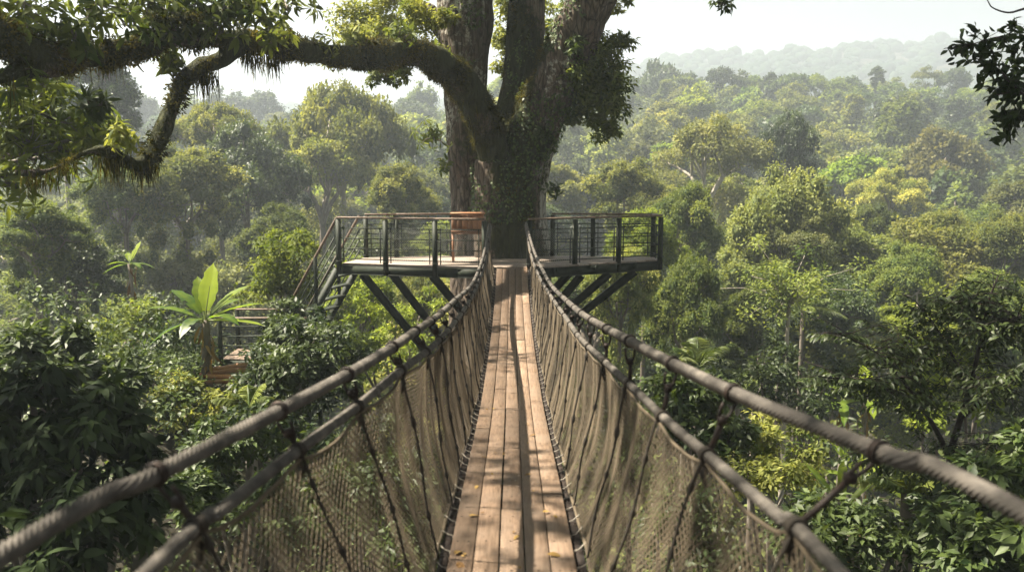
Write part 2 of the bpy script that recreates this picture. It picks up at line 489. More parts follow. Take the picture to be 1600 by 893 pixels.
# ------------------------------------------------------------------ terrain
GY = [-80, -20, 0, 10, 25, 45, 70, 100, 150, 200, 235, 275, 340, 430, 520, 640, 720, 800, 1000]
GZ = [-12, -11, -11, -12, -17, -22, -23, -19, -9, 2, 8.5, 7, -8, -4, 26, 82, 110, 116, 80]


def ground(x, y):
    x = np.asarray(x, float); y = np.asarray(y, float)
    b = np.interp(y, GY, GZ)
    far = np.clip((y - 400) / 150, 0, 1)
    side = 1 - 0.52 / (1 + np.exp((x - 90) / 90.0)) + .03 * np.sin(x / 60.0)          # the far hill sinks away to the west
    b = b * (1 - far) + far * (-12 + (b + 12) * side)
    mid = np.exp(-((y - 220) / 70.0) ** 2)
    b = b + mid * (5.0 * np.sin(x / 37.0 + 0.6) - 2.0 / (1 + np.exp((x + 20) / 25.0)) + 0.04 * np.clip(x - 60, 0, 200))
    b = b + 10.2 * np.exp(-(((x + 9.0) / 7.5) ** 2 + ((y - 20.5) / 9.0) ** 2))
    b = b + 2.5 * np.exp(-(((x + 9) / 6.0) ** 2 + ((y - 6) / 7.0) ** 2))
    n = vnoise(np.column_stack([x.ravel(), y.ravel(), np.zeros(x.size)]), 1 / 23.0, 3).reshape(x.shape)
    b = b + n * (0.8 + np.clip(y, 0, 600) * 0.008)
    return b


def g1(x, y):
    return float(ground(np.array([x]), np.array([y]))[0])


def build_ground():
    xs = np.concatenate([-np.geomspace(880, 62, 28), np.linspace(-60, 60, 61), np.geomspace(62, 880, 28)])
    ys = np.concatenate([np.linspace(-78, -10, 14), np.linspace(-8, 60, 35), np.linspace(64, 300, 60), np.linspace(310, 990, 50)])
    X, Y = np.meshgrid(xs, ys)
    Z = ground(X, Y)
    V = np.column_stack([X.ravel(), Y.ravel(), Z.ravel()])
    nx = len(xs)
    i, j = np.meshgrid(np.arange(len(ys) - 1), np.arange(nx - 1), indexing='ij')
    a = (i * nx + j).ravel()
    Fq = np.column_stack([a, a + 1, a + nx + 1, a + nx])
    me = mesh_arrays('ground', V, Fq, smooth=True)
    o = link('ground', me, M['soil']); tag(o, kind='structure')


build_ground()

# ------------------------------------------------------------------ haze, sky, sun, camera
SUN = norm(np.array([-0.60, 0.12, 0.95]))


def setup():
    w = bpy.data.worlds.new('World'); SC.world = w; w.use_nodes = True
    nt = w.node_tree
    bg = nt.nodes['Background']
    sky = nt.nodes.new('ShaderNodeTexSky'); sky.sky_type = 'NISHITA'; sky.sun_disc = False
    el = math.asin(SUN[2]); sky.sun_elevation = el
    sky.sun_rotation = math.atan2(SUN[0], SUN[1])
    sky.air_density = 1.0; sky.dust_density = 1.2; sky.ozone_density = 1.0; sky.altitude = 200
    hs = nd(nt, 'ShaderNodeHueSaturation', inp={'Saturation': .30}); nt.links.new(sky.outputs[0], hs.inputs['Color'])
    # thin uneven cloud veil
    tc = nd(nt, 'ShaderNodeTexCoord'); mp = nd(nt, 'ShaderNodeMapping', inp={'Scale': (1.2, 1.2, 5.0)}); nt.links.new(tc.outputs['Generated'], mp.inputs[0])
    nz = nd(nt, 'ShaderNodeTexNoise', inp={'Scale': 2.2, 'Detail': 5.0}); nt.links.new(mp.outputs[0], nz.inputs['Vector'])
    mr = nd(nt, 'ShaderNodeMapRange', inp={1: .3, 2: .7, 3: .36, 4: .47}); nt.links.new(nz.outputs['Fac'], mr.inputs[0]); nt.links.new(mr.outputs[0], hs.inputs['Value']); nt.links.new(hs.outputs[0], bg.inputs[0]); bg.inputs[1].default_value = 0.05
    L = bpy.data.lights.new('sun', 'SUN'); L.energy = 5.0; L.angle = R(0.7); L.color = (1.0, 0.90, 0.75)
    lo = bpy.data.objects.new('sun', L); COL.objects.link(lo)
    lo.rotation_euler = Vector(SUN).to_track_quat('Z', 'Y').to_euler()
    lo.location = Vector(SUN) * 60
    c = bpy.data.cameras.new('camera'); co = bpy.data.objects.new('camera', c); COL.objects.link(co)
    co.rotation_euler = (R(90) - PITCH, 0, 0)
    c.sensor_width = 36; c.lens = F_PX * 36 / 1600; c.clip_end = 4000; c.clip_start = 0.05
    c.dof.use_dof = True; c.dof.focus_distance = 19.5; c.dof.aperture_fstop = 2.1
    SC.camera = co
    V = np.array([[x, y, z] for z in (-32.0, 138.0) for y in (-82.0, 1010.0) for x in (-900.0, 900.0)])
    Fq = [[0, 2, 3, 1], [4, 5, 7, 6], [0, 1, 5, 4], [2, 6, 7, 3], [0, 4, 6, 2], [1, 3, 7, 5]]
    hm, hn = new_mat('haze')
    pv = nd(hn, 'ShaderNodeVolumePrincipled'); pv.inputs['Color'].default_value = (0.64, 0.72, 0.79, 1)
    pv.inputs['Density'].default_value = 0.0013; pv.inputs['Anisotropy'].default_value = 0.32
    o = nd(hn, 'ShaderNodeOutputMaterial'); hn.links.new(pv.outputs[0], o.inputs['Volume'])
    h = link('haze', mesh_arrays('haze', V, Fq), hm); tag(h, kind='stuff')
    vs = SC.view_settings; vs.view_transform = 'Standard'; vs.look = 'None'; vs.exposure = 2.4; vs.gamma = 1.0; vs.use_curve_mapping = False
    SC.render.engine = 'CYCLES'
    cy = SC.cycles
    cy.max_bounces = 6; cy.diffuse_bounces = 2; cy.glossy_bounces = 2; cy.transmission_bounces = 3; cy.volume_bounces = 1; cy.transparent_max_bounces = 4
    cy.use_denoising = True; cy.sample_clamp_indirect = 4.0; cy.sample_clamp_direct = 6.0
    cy.use_adaptive_sampling = True; cy.adaptive_threshold = 0.02


setup()

# ------------------------------------------------------------------ the rope bridge
YS = [-3, 0, 4.16, 5.5, 7.5, 9.6, 13.5, 16.0, 17.6, 18.9]
ZS = [-1.62, -1.83, -2.10, -2.20, -2.42, -2.60, -2.70, -2.60, -2.41, -2.13]
_dp = smooth_path(np.column_stack([np.zeros(len(YS)), YS, ZS]), 0.1)


def deck_z(y):
    return np.interp(y, _dp[:, 1], _dp[:, 2])


def rope_path(px):
    P = [atd(a, b, d) for a, b, d in px]
    first = 2 * np.array(P[0]) - np.array(P[1])
    P = [np.array([first[0], -1.2, P[0][2] + 0.10])] + P
    Q = smooth_path(np.array(P), 0.012)
    s_ = np.concatenate([[0], np.cumsum(np.linalg.norm(np.diff(Q, axis=0), axis=1))])
    s1 = np.interp(7.0, Q[:, 1], s_)
    t = np.concatenate([np.arange(0, s1, .0045), np.arange(s1, s_[-1], .03), [s_[-1]]])
    return np.column_stack([np.interp(t, s_, Q[:, k]) for k in range(3)])


UL = rope_path([(0, 868, 1.9), (235, 745, 2.35), (410, 655, 2.95), (537, 588, 3.7), (612, 543, 4.5), (655, 513, 5.6), (686, 492, 7.0), (712, 468, 9.2), (735, 447, 12.0), (747, 424, 14.6), (757, 392, 17.0), (765, 350, 19.0)])
LL_ = rope_path([(230, 893, 2.1), (345, 797, 2.5), (440, 722, 2.95), (551, 640, 3.7), (625, 580, 4.5), (671, 545, 5.6), (697, 519, 7.0), (722, 488, 9.2), (740, 458, 12.0), (750, 434, 14.6), (760, 400, 17.0), (767, 354, 19.0)])
UR = rope_path([(1600, 802, 1.9), (1380, 708, 2.35), (1170, 624, 2.95), (1055, 570, 3.7), (985, 533, 4.5), (942, 510, 5.6), (912, 492, 7.0), (886, 470, 9.2), (862, 446, 12.0), (846, 418, 14.6), (833, 388, 17.0), (822, 348, 19.0)])
LR = rope_path([(1310, 893, 2.1), (1215, 806, 2.5), (1125, 728, 2.95), (1040, 655, 3.7), (985, 602, 4.5), (940, 560, 5.6), (906, 527, 7.0), (880, 490, 9.2), (858, 458, 12.0), (842, 430, 14.6), (830, 398, 17.0), (821, 352, 19.0)])


def on(path, y):
    return np.array([np.interp(y, path[:, 1], path[:, 0]), y, np.interp(y, path[:, 1], path[:, 2])])


HANG = [1.55, 2.28, 2.98, 3.65, 4.42, 5.3, 6.2, 7.1, 8.0, 8.9, 9.8, 10.7, 11.6, 12.5, 13.4, 14.3, 15.2, 16.1, 17.0, 17.9]


def build_bridge():
    br = empty('suspension_bridge', (0, 9, float(deck_z(9))), 'long rope bridge with five lengthwise planks and beige net sides leading to the giant tree', 'bridge')
    W = 0.70; n = 5; gap = 0.007
    pw = (W - gap * (n - 1)) / n
    for k in range(n):
        x0 = -W / 2 + k * (pw + gap); x1 = x0 + pw
        y = -3.0 - (k * 1.27 % 2.9)
        while y < 18.86:
            y2 = min(y + 3.3 + 0.5 * RNG.random(), 18.9)
            if 18.9 - y2 < 0.8: y2 = 18.9
            a = max(y, -3.0) + 0.003; b = y2 - 0.003
            ys = np.linspace(a, b, max(3, int((b - a) / 0.15)))
            dz = RNG.normal() * 0.0025; dx = RNG.normal() * 0.0015
            z = deck_z(ys) + dz
            mb = MB()
            # cross-section with slightly rounded top edges
            prof = [(x0, -0.032), (x0, -0.005), (x0 + 0.005, 0), (x1 - 0.005, 0), (x1, -0.005), (x1, -0.032)]
            V = np.array([[px + dx, yy, zz + pz] for yy, zz in zip(ys, z) for px, pz in prof])
            m = len(prof); q = []
            for i in range(len(ys) - 1):
                for j in range(m):
                    q.append([i * m + j, i * m + (j + 1) % m, (i + 1) * m + (j + 1) % m, (i + 1) * m + j])
            for base in (0, (len(ys) - 1) * m):
                q += [[base, base + 1, base + 4, base + 5], [base + 1, base + 2, base + 3, base + 4]]
            mb.add(V, q, 0)
            # screw heads over the crossbeams
            for yb in np.arange(math.ceil((a - 0.1) / 0.42) * 0.42, b, 0.42):
                if yb < a + 0.02: continue
                for xf in ((0.25, 0.75) if k in (0, 4) else (0.5,)):
                    if k not in (0, 4) and RNG.random() < 0.5: continue
                    xx = x0 + pw * xf + RNG.normal() * 0.004
                    th = np.linspace(0, 2 * math.pi, 8, endpoint=False)
                    zz = float(deck_z(yb)) + dz + 0.0015
                    sl = float(deck_z(yb + .05) - deck_z(yb - .05)) / .1
                    c = np.column_stack([xx + .0075 * np.cos(th), yb + .0075 * np.sin(th), zz + sl * .0075 * np.sin(th)])
                    mb.add(c, [[0, 1, 6, 7], [1, 2, 5, 6], [2, 3, 4, 5]], 1)
            mb.build('deck_plank', [M['plank'], M['bolt']], br)
            y = y2
    for yb in np.arange(-2.94, 18.9, 0.42):
        mb = MB(); z = float(deck_z(yb)) - 0.034
        mb.box((0, yb, z - 0.027), (0.71, 0.05, 0.05)); mb.build('crossbeam', M['iron'], br, bevel=0.004)
    for s in (-1, 1):
        ys = np.arange(-3, 18.95, 0.15)
        mb = MB(); mb.tube(np.column_stack([np.full(len(ys), s * 0.30), ys, deck_z(ys) - 0.11]), 0.018, 8)
        mb.build('bearer_cable', M['iron'], br, True)
    for s, up, lo in ((-1, UL, LL_), (1, UR, LR)):
        mb = MB(); mb.tube(up, 0.028, 36, lobes=8, depth=np.where(up[:, 1] < 6.9, .40, 0), pitch=0.18)
        hr = mb.build('hand_rope', M['rope'], br, True)
        mb = MB(); mb.tube(lo, 0.0232, 36, lobes=8, depth=np.where(lo[:, 1] < 6.9, .40, 0), pitch=0.16)
        lr = mb.build('net_carrying_rope', M['rope'], br, True)
        # foot rope along the deck edge
        ys = np.arange(-3, 18.95, 0.03)
        foot = np.column_stack([s * (0.415 + 0.010 * np.sin(ys * 3.1)), ys, deck_z(ys) - 0.01 + 0.012 * np.sin(ys * 7.4)])
        mb = MB(); mb.tube(foot, 0.012, 8, lobes=3, depth=0.3, pitch=0.1); mb.build('foot_rope', M['net_rope'], br, True)
        # added strip that darkens the gap like shade; white cord laced to foot rope
        ys2 = np.arange(-3, 18.95, 0.15); mb = MB()
        for a, b in zip(ys2[:-1], ys2[1:]):
            mb.bar((s * 0.384, a, float(deck_z(a)) - .062), (s * 0.384, b, float(deck_z(b)) - .062), .055, .05)
        mb.build('gap_shade_strip', M['bolt'], br)
        P = []
        for q, yb in enumerate(np.arange(-2.9, 18.9, 0.24)):
            z = float(deck_z(yb)); y2 = yb + .05 * RNG.random()
            P += [[s * 0.357, yb, z - 0.028], [s * 0.385, yb, z - 0.020], [s * 0.428, y2, z + 0.006], [s * 0.432, y2 + .01, z - .04], [s * 0.42, y2 + 0.10, z - 0.11], [s * 0.37, yb + .20, z - .11], [s * .357, yb + .225, z - .06]]
        mb = MB(); mb.tube(np.array(P), 0.004, 4); mb.build('edge_lacing', M['cord'], br)
        # clamps at every hanger
        for y in HANG:
            u, l = on(up, y), on(lo, y)
            mb = MB()
            t = norm(on(up, y + .05) - on(up, y - .05)); sd = norm(np.cross(t, [0, 0, 1])); vv = np.cross(sd, t)
            th = np.linspace(0, 2 * math.pi, 17)
            for off in (-0.007, 0.007):
                ring = u + t * off + 0.032 * (np.cos(th)[:, None] * sd + np.sin(th)[:, None] * vv)
                mb.tube(ring, 0.006, 6)
            # shackle loop hanging below the rope
            d = norm(l - u); Lg = np.linalg.norm(l - u)
            if Lg > 0.05:
                th2 = np.linspace(-0.3, math.pi + 0.3, 13)
                lp = u + d * 0.055 - d * 0.03 * 0 + np.cos(th2)[:, None] * sd * 0.026 + np.sin(th2)[:, None] * d * min(0.06, Lg * .4)
                mb.tube(lp, 0.007, 6)
                mb.tube(np.array([u + d * min(.1, Lg * .5), u * .3 + l * .7 + sd * .004, l]), 0.012, 6)
                mb.box(u + d * min(.11, Lg * .55), (0.032, 0.032, 0.03))
            mb.build('cable_clamp', M['iron'], hr, True)
            mb = MB()
            t = norm(on(lo, y + .05) - on(lo, y - .05)); sd = norm(np.cross(t, [0, 0, 1])); vv = np.cross(sd, t)
            hel = np.linspace(0, 2 * math.pi * 4, 49)
            ring = l + t * np.linspace(-0.020, 0.020, 49)[:, None] + 0.028 * (np.cos(hel)[:, None] * sd + np.sin(hel)[:, None] * vv)
            mb.tube(ring, 0.0055, 6)
            mb.tube(np.array([l - vv * .03, l - vv * .07 + sd * s * -.015, l - vv * .12]), [0.012, 0.015, 0.009], 6)
            mb.build('lashing', M['dark_rope'], lr, True)
            # knotted hanger rope down to the foot rope
            b = on(foot, y - 0.06)
            k = 40
            tt = np.linspace(0, 1, k)
            P = l + (b - l) * tt[:, None]
            P[:, 0] += s * -0.012 + 0.008 * np.sin(tt * 9 + y)
            P[:, 1] += 0.008 * np.sin(tt * 7 + 2 * y)
            rr = 0.0065 + 0.008 * (np.abs((tt * 4.0 + y) % 1 - .5) < .06)
            mb = MB(); mb.tube(P, rr, 6); mb.build('hanger_rope', M['dark_rope'], br, True)
        # the net
        hy = np.array([-1.0, 0.0, 0.8] + HANG + [18.95])
        def top(y):
            y = np.asarray(y)
            i = np.clip(np.searchsorted(hy, y) - 1, 0, len(hy) - 2)
            f = np.clip((y - hy[i]) / (hy[i + 1] - hy[i]), 0, 1)
            amp = np.interp(y, [0, 4, 8, 19], [0.06, 0.03, 0.015, 0.01]) * (0.6 + 0.8 * ((i * 37 % 11) / 11.0))
            sag = amp * 4 * f * (1 - f)
            x = np.interp(y, lo[:, 1], lo[:, 0]); z = np.interp(y, lo[:, 1], lo[:, 2])
            return x - s * 0.012, z - 0.026 - sag
        Y0, Y1 = -0.9, 18.92
        def surf(yy, t):
            """point of the draped net: t 0 at the top, 1 at the foot"""
            tx, tz = top(yy)
            fx = np.interp(yy, foot[:, 1], foot[:, 0]); fz = np.interp(yy, foot[:, 1], foot[:, 2])
            x = tx + (fx - tx) * t; z = tz + (fz - tz) * t
            q = np.column_stack([yy, np.full_like(yy, s * 3.0), t * 0.25])
            w = (0.35 + 0.65 * np.sin(np.clip(t, 0, 1) * math.pi))
            fold = 0.024 * vnoise(q, 1.35, 5) + 0.012 * vnoise(q, 4.3, 6) + 0.004 * np.sin(yy * 21 + 3 * vnoise(q, 2.0, 8))
            bel = s * 0.05 * np.sin(t * math.pi)
            sh = 0.05 * vnoise(q, 1.1, 9) + .03 * vnoise(q, 3.7, 10)
            return np.column_stack([x + bel + fold * w * 1.2, yy + sh * w, z + 0.01 * vnoise(q, 3.0, 11)])
        Vs, Fs, nn = [], [], 0
        sp = 0.043; run = 0.92; ns = 19
        tt = np.linspace(0, 1, ns)
        for sgn in (-1, 1):
            starts = np.arange(Y0 - run, Y1 + run, sp)
            for a in starts:
                yy = a + sgn * run * tt + (0 if sgn > 0 else 0)
                ok = (yy >= Y0) & (yy <= Y1)
                if ok.sum() < 3: continue
                V, Fq = tube_arrays(surf(yy[ok], tt[ok]), 0.0026, 3, closed_ends=False)
                Vs.append(V); Fs.append(Fq + nn); nn += len(V)
        me = mesh_arrays('net', np.concatenate(Vs), np.concatenate(Fs)); me.materials.append(M['net_rope'])
        o = bpy.data.objects.new('net', me); COL.objects.link(o); o.parent = br; o.location = -world_of(br)
        ys = np.arange(Y0, Y1, 0.03)
        P = surf(ys, np.zeros_like(ys))
        mb = MB(); mb.tube(P, 0.008, 8, lobes=3, depth=.3, pitch=.07); eo = mb.build('edge_rope', M['net_rope'], o, True)
    return br


build_bridge()

# ------------------------------------------------------------------ viewing platform
DZ = -2.13


def build_platform():
    pf = empty('viewing_platform', (0, 20.2, DZ), 'dark green steel platform with wooden deck and railings built round the giant trunk', 'platform')
    A = [(-4.05, 19.72), (-1.25, 18.98), (-0.50, 18.93), (0.50, 18.93), (1.0, 19.15), (3.68, 20.62), (3.62, 21.25), (1.5, 21.5), (-1.6, 21.5), (-3.74, 21.1)]
    A = np.array(A)

    def inside_x(y):
        xs = []
        for (x0, y0), (x1, y1) in zip(A, np.roll(A, -1, 0)):
            if (y0 - y) * (y1 - y) < 0: xs.append(x0 + (x1 - x0) * (y - y0) / (y1 - y0))
        return (min(xs), max(xs)) if len(xs) >= 2 else None
    mb = MB(); y = 18.93
    while y < 21.45:
        w = 0.135
        a, b = inside_x(y + 0.004), inside_x(min(y + w - 0.006, 21.49))
        if a and b:
            V = []
            for z in (-0.04, 0.0):
                V += [[a[0], y + .004, DZ + z], [a[1], y + .004, DZ + z], [b[1], y + w - .006, DZ + z], [b[0], y + w - .006, DZ + z]]
            mb.add(V, [[0, 3, 2, 1], [4, 5, 6, 7], [0, 1, 5, 4], [1, 2, 6, 5], [2, 3, 7, 6], [3, 0, 4, 7]])
        y += w
    o = mb.build('deck', M['deck'], pf)
    edges = [(0, 1), (1, 2), (3, 4), (4, 5), (5, 6), (6, 7), (8, 9), (9, 0), (2, 3)]
    for i, j in edges:
        a, b = A[i], A[j]
        d = norm(b - a); nrm = np.array([d[1], -d[0]])
        o3 = lambda p, k: np.array([*(p + nrm * k), 0])
        mb = MB()
        z = DZ - 0.152
        mb.bar(o3(a, -.02) + [0, 0, z], o3(b, -.02) + [0, 0, z], 0.03, 0.215)
        mb.bar(o3(a, .013) + [0, 0, z + .10], o3(b, .013) + [0, 0, z + .10], 0.04, 0.018)
        mb.bar(o3(a, .013) + [0, 0, z - .10], o3(b, .013) + [0, 0, z - .10], 0.04, 0.018)
        mb.build('edge_beam', M['steel'], pf)
    for x in (-3.0, -2.0, -1.0, 0, 1.0, 2.0, 3.0):
        lo_ = max(18.98, 18.98 + (0.26 * (-x - 1.2) if x < -1.2 else 0.55 * (x - 0.9) if x > .9 else 0)) + 0.03
        mb = MB(); mb.bar((x, lo_, DZ - .12), (x, 21.05, DZ - .12), 0.08, 0.14); mb.build('joist', M['steel'], pf)
    # struts down to the trunk
    def strut(p, q, Y0, Y1, w=.17):
        a = at(*p, Y0); b = at(*q, Y1)
        a[2] = DZ - .27
        mb = MB(); d = norm(b - a); s = norm(np.cross(d, [0, 1, 0])); n = np.cross(s, d)
        mb.bar(a, b, 0.014, w * .95, up=s)
        mb.bar(a + s * w / 2, b + s * w / 2, 0.10, 0.016, up=s)
        mb.bar(a - s * w / 2, b - s * w / 2, 0.10, 0.016, up=s)
        mb.build('strut', M['steel'], pf)
    strut((566, 424), (728, 624), 19.8, 21.2); strut((610, 424), (728, 578), 20.3, 21.4); strut((676, 428), (735, 502), 19.4, 21.0)
    strut((992, 424), (866, 523), 20.3, 21.3); strut((952, 426), (864, 503), 19.9, 21.1); strut((908, 429), (861, 486), 19.5, 21.0); strut((891, 429), (858, 461), 20.2, 21.4)
    # railings
    H = 1.07
    RH = (0.84, 0.60, 0.36, 0.11)

    def post(x, y, n2, drop=.24):
        mb = MB(); c = np.array([x, y, 0.0])
        mb.box((x, y, DZ + (H - .02 - drop) / 2), (0.11, 0.07, H - .02 + drop), [[*n2, 0], [-n2[1], n2[0], 0], [0, 0, 1]])
        mb.box((x, y, DZ + .06), (0.15, 0.11, 0.014), [[*n2, 0], [-n2[1], n2[0], 0], [0, 0, 1]])
        # bolt heads through the beam and the base bracket
        for bz in (-.09, -.17):
            for bs in (-.028, .028):
                q = np.array([x, y, DZ + bz]) + np.array([*n2, 0]) * bs + np.array([n2[1], -n2[0], 0]) * .038
                mb.box(q, (.018, .012, .018), [[*n2, 0], [-n2[1], n2[0], 0], [0, 0, 1]], 1)
        mb.build('railing_post', [M['steel'], M['iron']], pf)

    def bay(a, b, mesh=False, frame=True):
        a = np.array(a); b = np.array(b); d = norm(b - a); L = np.linalg.norm(b - a)
        p3 = lambda t, z: np.array([*(a + d * t), DZ + z])
        mb = MB()
        for z in RH: mb.bar(p3(.05, z), p3(L - .05, z), 0.016, 0.024)
        if frame:
            for t in (.13, L - .13): mb.bar(p3(t, .03), p3(t, .86), .022, .022, up=(*d, 0))
        rl = mb.build('railing_bars', M['steel'], pf)
        if mesh:
            mb = MB(); sp = 0.055; z0, z1 = .05, .84
            nrm = np.array([d[1], -d[0], 0]) * .012
            for sg in (-1, 1):
                for t0 in np.arange(.07 - (z1 - z0), L + (z1 - z0), sp):
                    ta, tb = (t0, t0 + (z1 - z0)) if sg > 0 else (t0 + (z1 - z0), t0)
                    za, zb = z0, z1
                    lo_t, hi_t = .07, L - .07
                    f = lambda t: z0 + (z1 - z0) * (t - ta) / (tb - ta)
                    u, v = sorted((ta, tb)); u2, v2 = max(u, lo_t), min(v, hi_t)
                    if v2 - u2 < .02: continue
                    mb.tube(np.array([p3(u2, f(u2)), p3(v2, f(v2))]) + nrm * (1 + .25 * sg), .0022, 4)
            mb.build('mesh_panel', M['wire'], pf)

    def handrail(P, name='handrail'):
        for a, b in zip(P[:-1], P[1:]):
            a = np.array([*a, DZ + H + .018]); b = np.array([*b, DZ + H + .018])
            d = norm(b - a) * .02
            mb = MB(); mb.bar(a - d, b + d, 0.10, 0.045); mb.build(name, M['rail_wood'], pf, bevel=.01)
    off = .035
    fl = [at(530, 420, 19.69)[:2], at(603, 420, 19.40)[:2], at(680, 420, 19.10)[:2], at(757, 420, 18.93)[:2]]
    fr = [at(827, 420, 18.95)[:2], at(898, 420, 19.52)[:2], at(966, 420, 20.05)[:2], (3.68, 20.60)]
    dl = norm(fl[2] - fl[0]); dr = norm(np.array(fr[3]) - fr[0])
    for i, p in enumerate(fl): post(*p, dl, .26 if i < 3 else .05)
    for i, p in enumerate(fr): post(*p, dr, .26 if i else .05)
    for i in range(3): bay(fl[i], fl[i + 1], mesh=(i >= 1))
    for i in range(3): bay(fr[i], fr[i + 1], mesh=(i == 0))
    handrail(fl); handrail(fr)
    bl = [(-3.70, 21.05), (-2.95, 21.2), (-1.55, 21.45)]
    brr = [(3.60, 21.22), (2.08, 21.38), (1.05, 21.5)]
    for p in bl + brr: post(*p, (1.0, 0.0), .1)
    for P in (bl, brr):
        for i in range(2): bay(P[i], P[i + 1], mesh=(P is bl))
        handrail(P)
    bay(fr[3], brr[0], frame=False); handrail([fr[3], brr[0]])
    return fl, bl


FL, BL = build_platform()


def build_stairs():
    st = empty('staircase', (-4.6, 20.4, -4.6), 'steep open-tread green metal stairs dropping from the platform with sloping wooden handrails', 'stairs')
    n0 = np.array([FL[0][0] - .03, FL[0][1] + .02, DZ - .12]); f0 = np.array([-3.80, 20.72, DZ - .12])
    w = (f0 - n0); w[2] = 0
    dd = norm(np.array([-w[1], w[0], 0]))
    if dd[0] > 0: dd = -dd
    slope = 1.55
    run = 1.72
    dv = dd * 1.0 + np.array([0, 0, -slope])
    for p in (n0, f0):
        mb = MB(); mb.bar(p + dv * .02, p + dv * run, 0.04, 0.17, up=(0, 0, 1)); mb.build('stringer', M['steel'], st)
    nt = 9
    for i in range(nt):
        t = (i + .75) * run / nt
        c = (n0 + f0) / 2 + dv * t
        mb = MB(); mb.box(c, (np.linalg.norm(w) - .05, .22, .03), [norm(w), dd, [0, 0, 1]]); mb.build('tread', M['steel'], st)
    for k, p in enumerate((n0, f0)):
        up = np.array([0, 0, 1.20])
        a = p + up - dv * .0; b = p + up + dv * run * .93
        mb = MB(); mb.bar(a, b, .07, .05); mb.build('handrail', M['rail_wood'], st, bevel=.01)
        for h in (.85, .60, .35):
            mb = MB(); mb.bar(p + [0, 0, h], p + dv * run * .93 + [0, 0, h], .016, .03); mb.build('railing_bar', M['steel'], st)
        for t in (.62, 1.55):
            q = p + dv * t
            mb = MB(); mb.box(q + [0, 0, .55], (.08, .08, 1.3)); mb.build('post', M['steel'], st, bevel=.004)


build_stairs()


def build_landing():
    la = empty('lower_landing', at(420, 556, 21.5), 'small lower landing half hidden by shrubs beside the banana plant', 'landing')
    z = at(420, 553, 21.5)[2]
    x0 = at(358, 553, 21.5)[0]; x1 = at(500, 553, 22)[0]
    mb = MB()
    for k in range(9): mb.box(((x0 + x1) / 2, 21.0 + k * .15, z - .02), (x1 - x0, .142, .04))
    mb.build('deck', M['rail_wood'], la)
    for y in (20.92, 22.3):
        mb = MB(); mb.box(((x0 + x1) / 2, y, z - .13), (x1 - x0 + .1, .05, .18)); mb.build('edge_beam', M['steel'], la)
        for x in (x0, (x0 * .5 + x1 * .5), x1):
            mb = MB(); mb.box((x, y - .03, z + .38), (.1, .08, 1.35)); mb.build('post', M['steel'], la, bevel=.004)
        mb = MB(); mb.box(((x0 + x1) / 2, y - .03, z + 1.07), (x1 - x0 + .1, .1, .045)); mb.build('handrail', M['rail_wood'], la, bevel=.01)
        mb = MB()
        for h in (.85, .6, .35, .12): mb.box(((x0 + x1) / 2, y - .03, z + h), (x1 - x0, .018, .03))
        mb.build('railing_bars', M['steel'], la)
    for x in (x0 + .1, x1 - .1):
        for y in (21.0, 22.25):
            mb = MB(); gz = g1(x, y) - .3
            mb.box((x, y, (z - .2 + gz) / 2), (.1, .1, z - .2 - gz)); mb.build('support_post', M['steel'], la)


build_landing()


def build_box():
    c = at(731, 349, 20.05)
    bx = empty('plank_box', (c[0], c[1], DZ), 'reddish wooden plank box behind the railing against the giant trunk', 'wooden box')
    w, h, d = .76, .44, .42
    zt = c[2] + .22; zb = zt - h
    mb = MB(); n = 6
    for k in range(n):
        mb.box((c[0] - w / 2 + (k + .5) * w / n, c[1] - d / 2, (zt + zb) / 2), (w / n - .006, .022, h))
    mb.build('front_panel', M['red_wood'], bx)
    for s in (-1, 1):
        mb = MB(); mb.box((c[0] + s * (w / 2 - .011), c[1] + .012, (zt + zb) / 2), (.022, d - .02, h - .006)); mb.build('side_panel', M['red_wood'], bx)
        mb = MB()
        mb.box((c[0] + s * (w / 2 - .03), c[1] - d / 2 + .05, (DZ + zb) / 2), (.06, .06, zb - DZ)); mb.build('leg', M['red_wood'], bx)
    mb = MB(); mb.box((c[0], c[1] + d / 2, (zt + zb) / 2), (w, .022, h)); mb.build('back_panel', M['red_wood'], bx)
    mb = MB(); mb.box((c[0], c[1], zt + .022), (w + .07, d + .09, .035)); mb.build('lid', M['red_wood'], bx, bevel=.006)
    mb = MB(); mb.box((c[0], c[1] - d / 2 - .026, zb + .05), (w + .02, .03, .07)); mb.box((c[0], c[1], zb - .012), (w, d, .02)); mb.build('bottom_ledge', M['red_wood'], bx)


build_box()

# ------------------------------------------------------------------ the giant tree
def pxpath(L):
    """[(px, py, Y, radius in photo pixels)] -> points, radii"""
    P, r = [], []
    for px, py, Y, rp in L:
        p = at(px, py, Y); P.append(p); r.append(rp * np.dot(p, FW) / F_PX)
    return np.array(P), np.array(r)


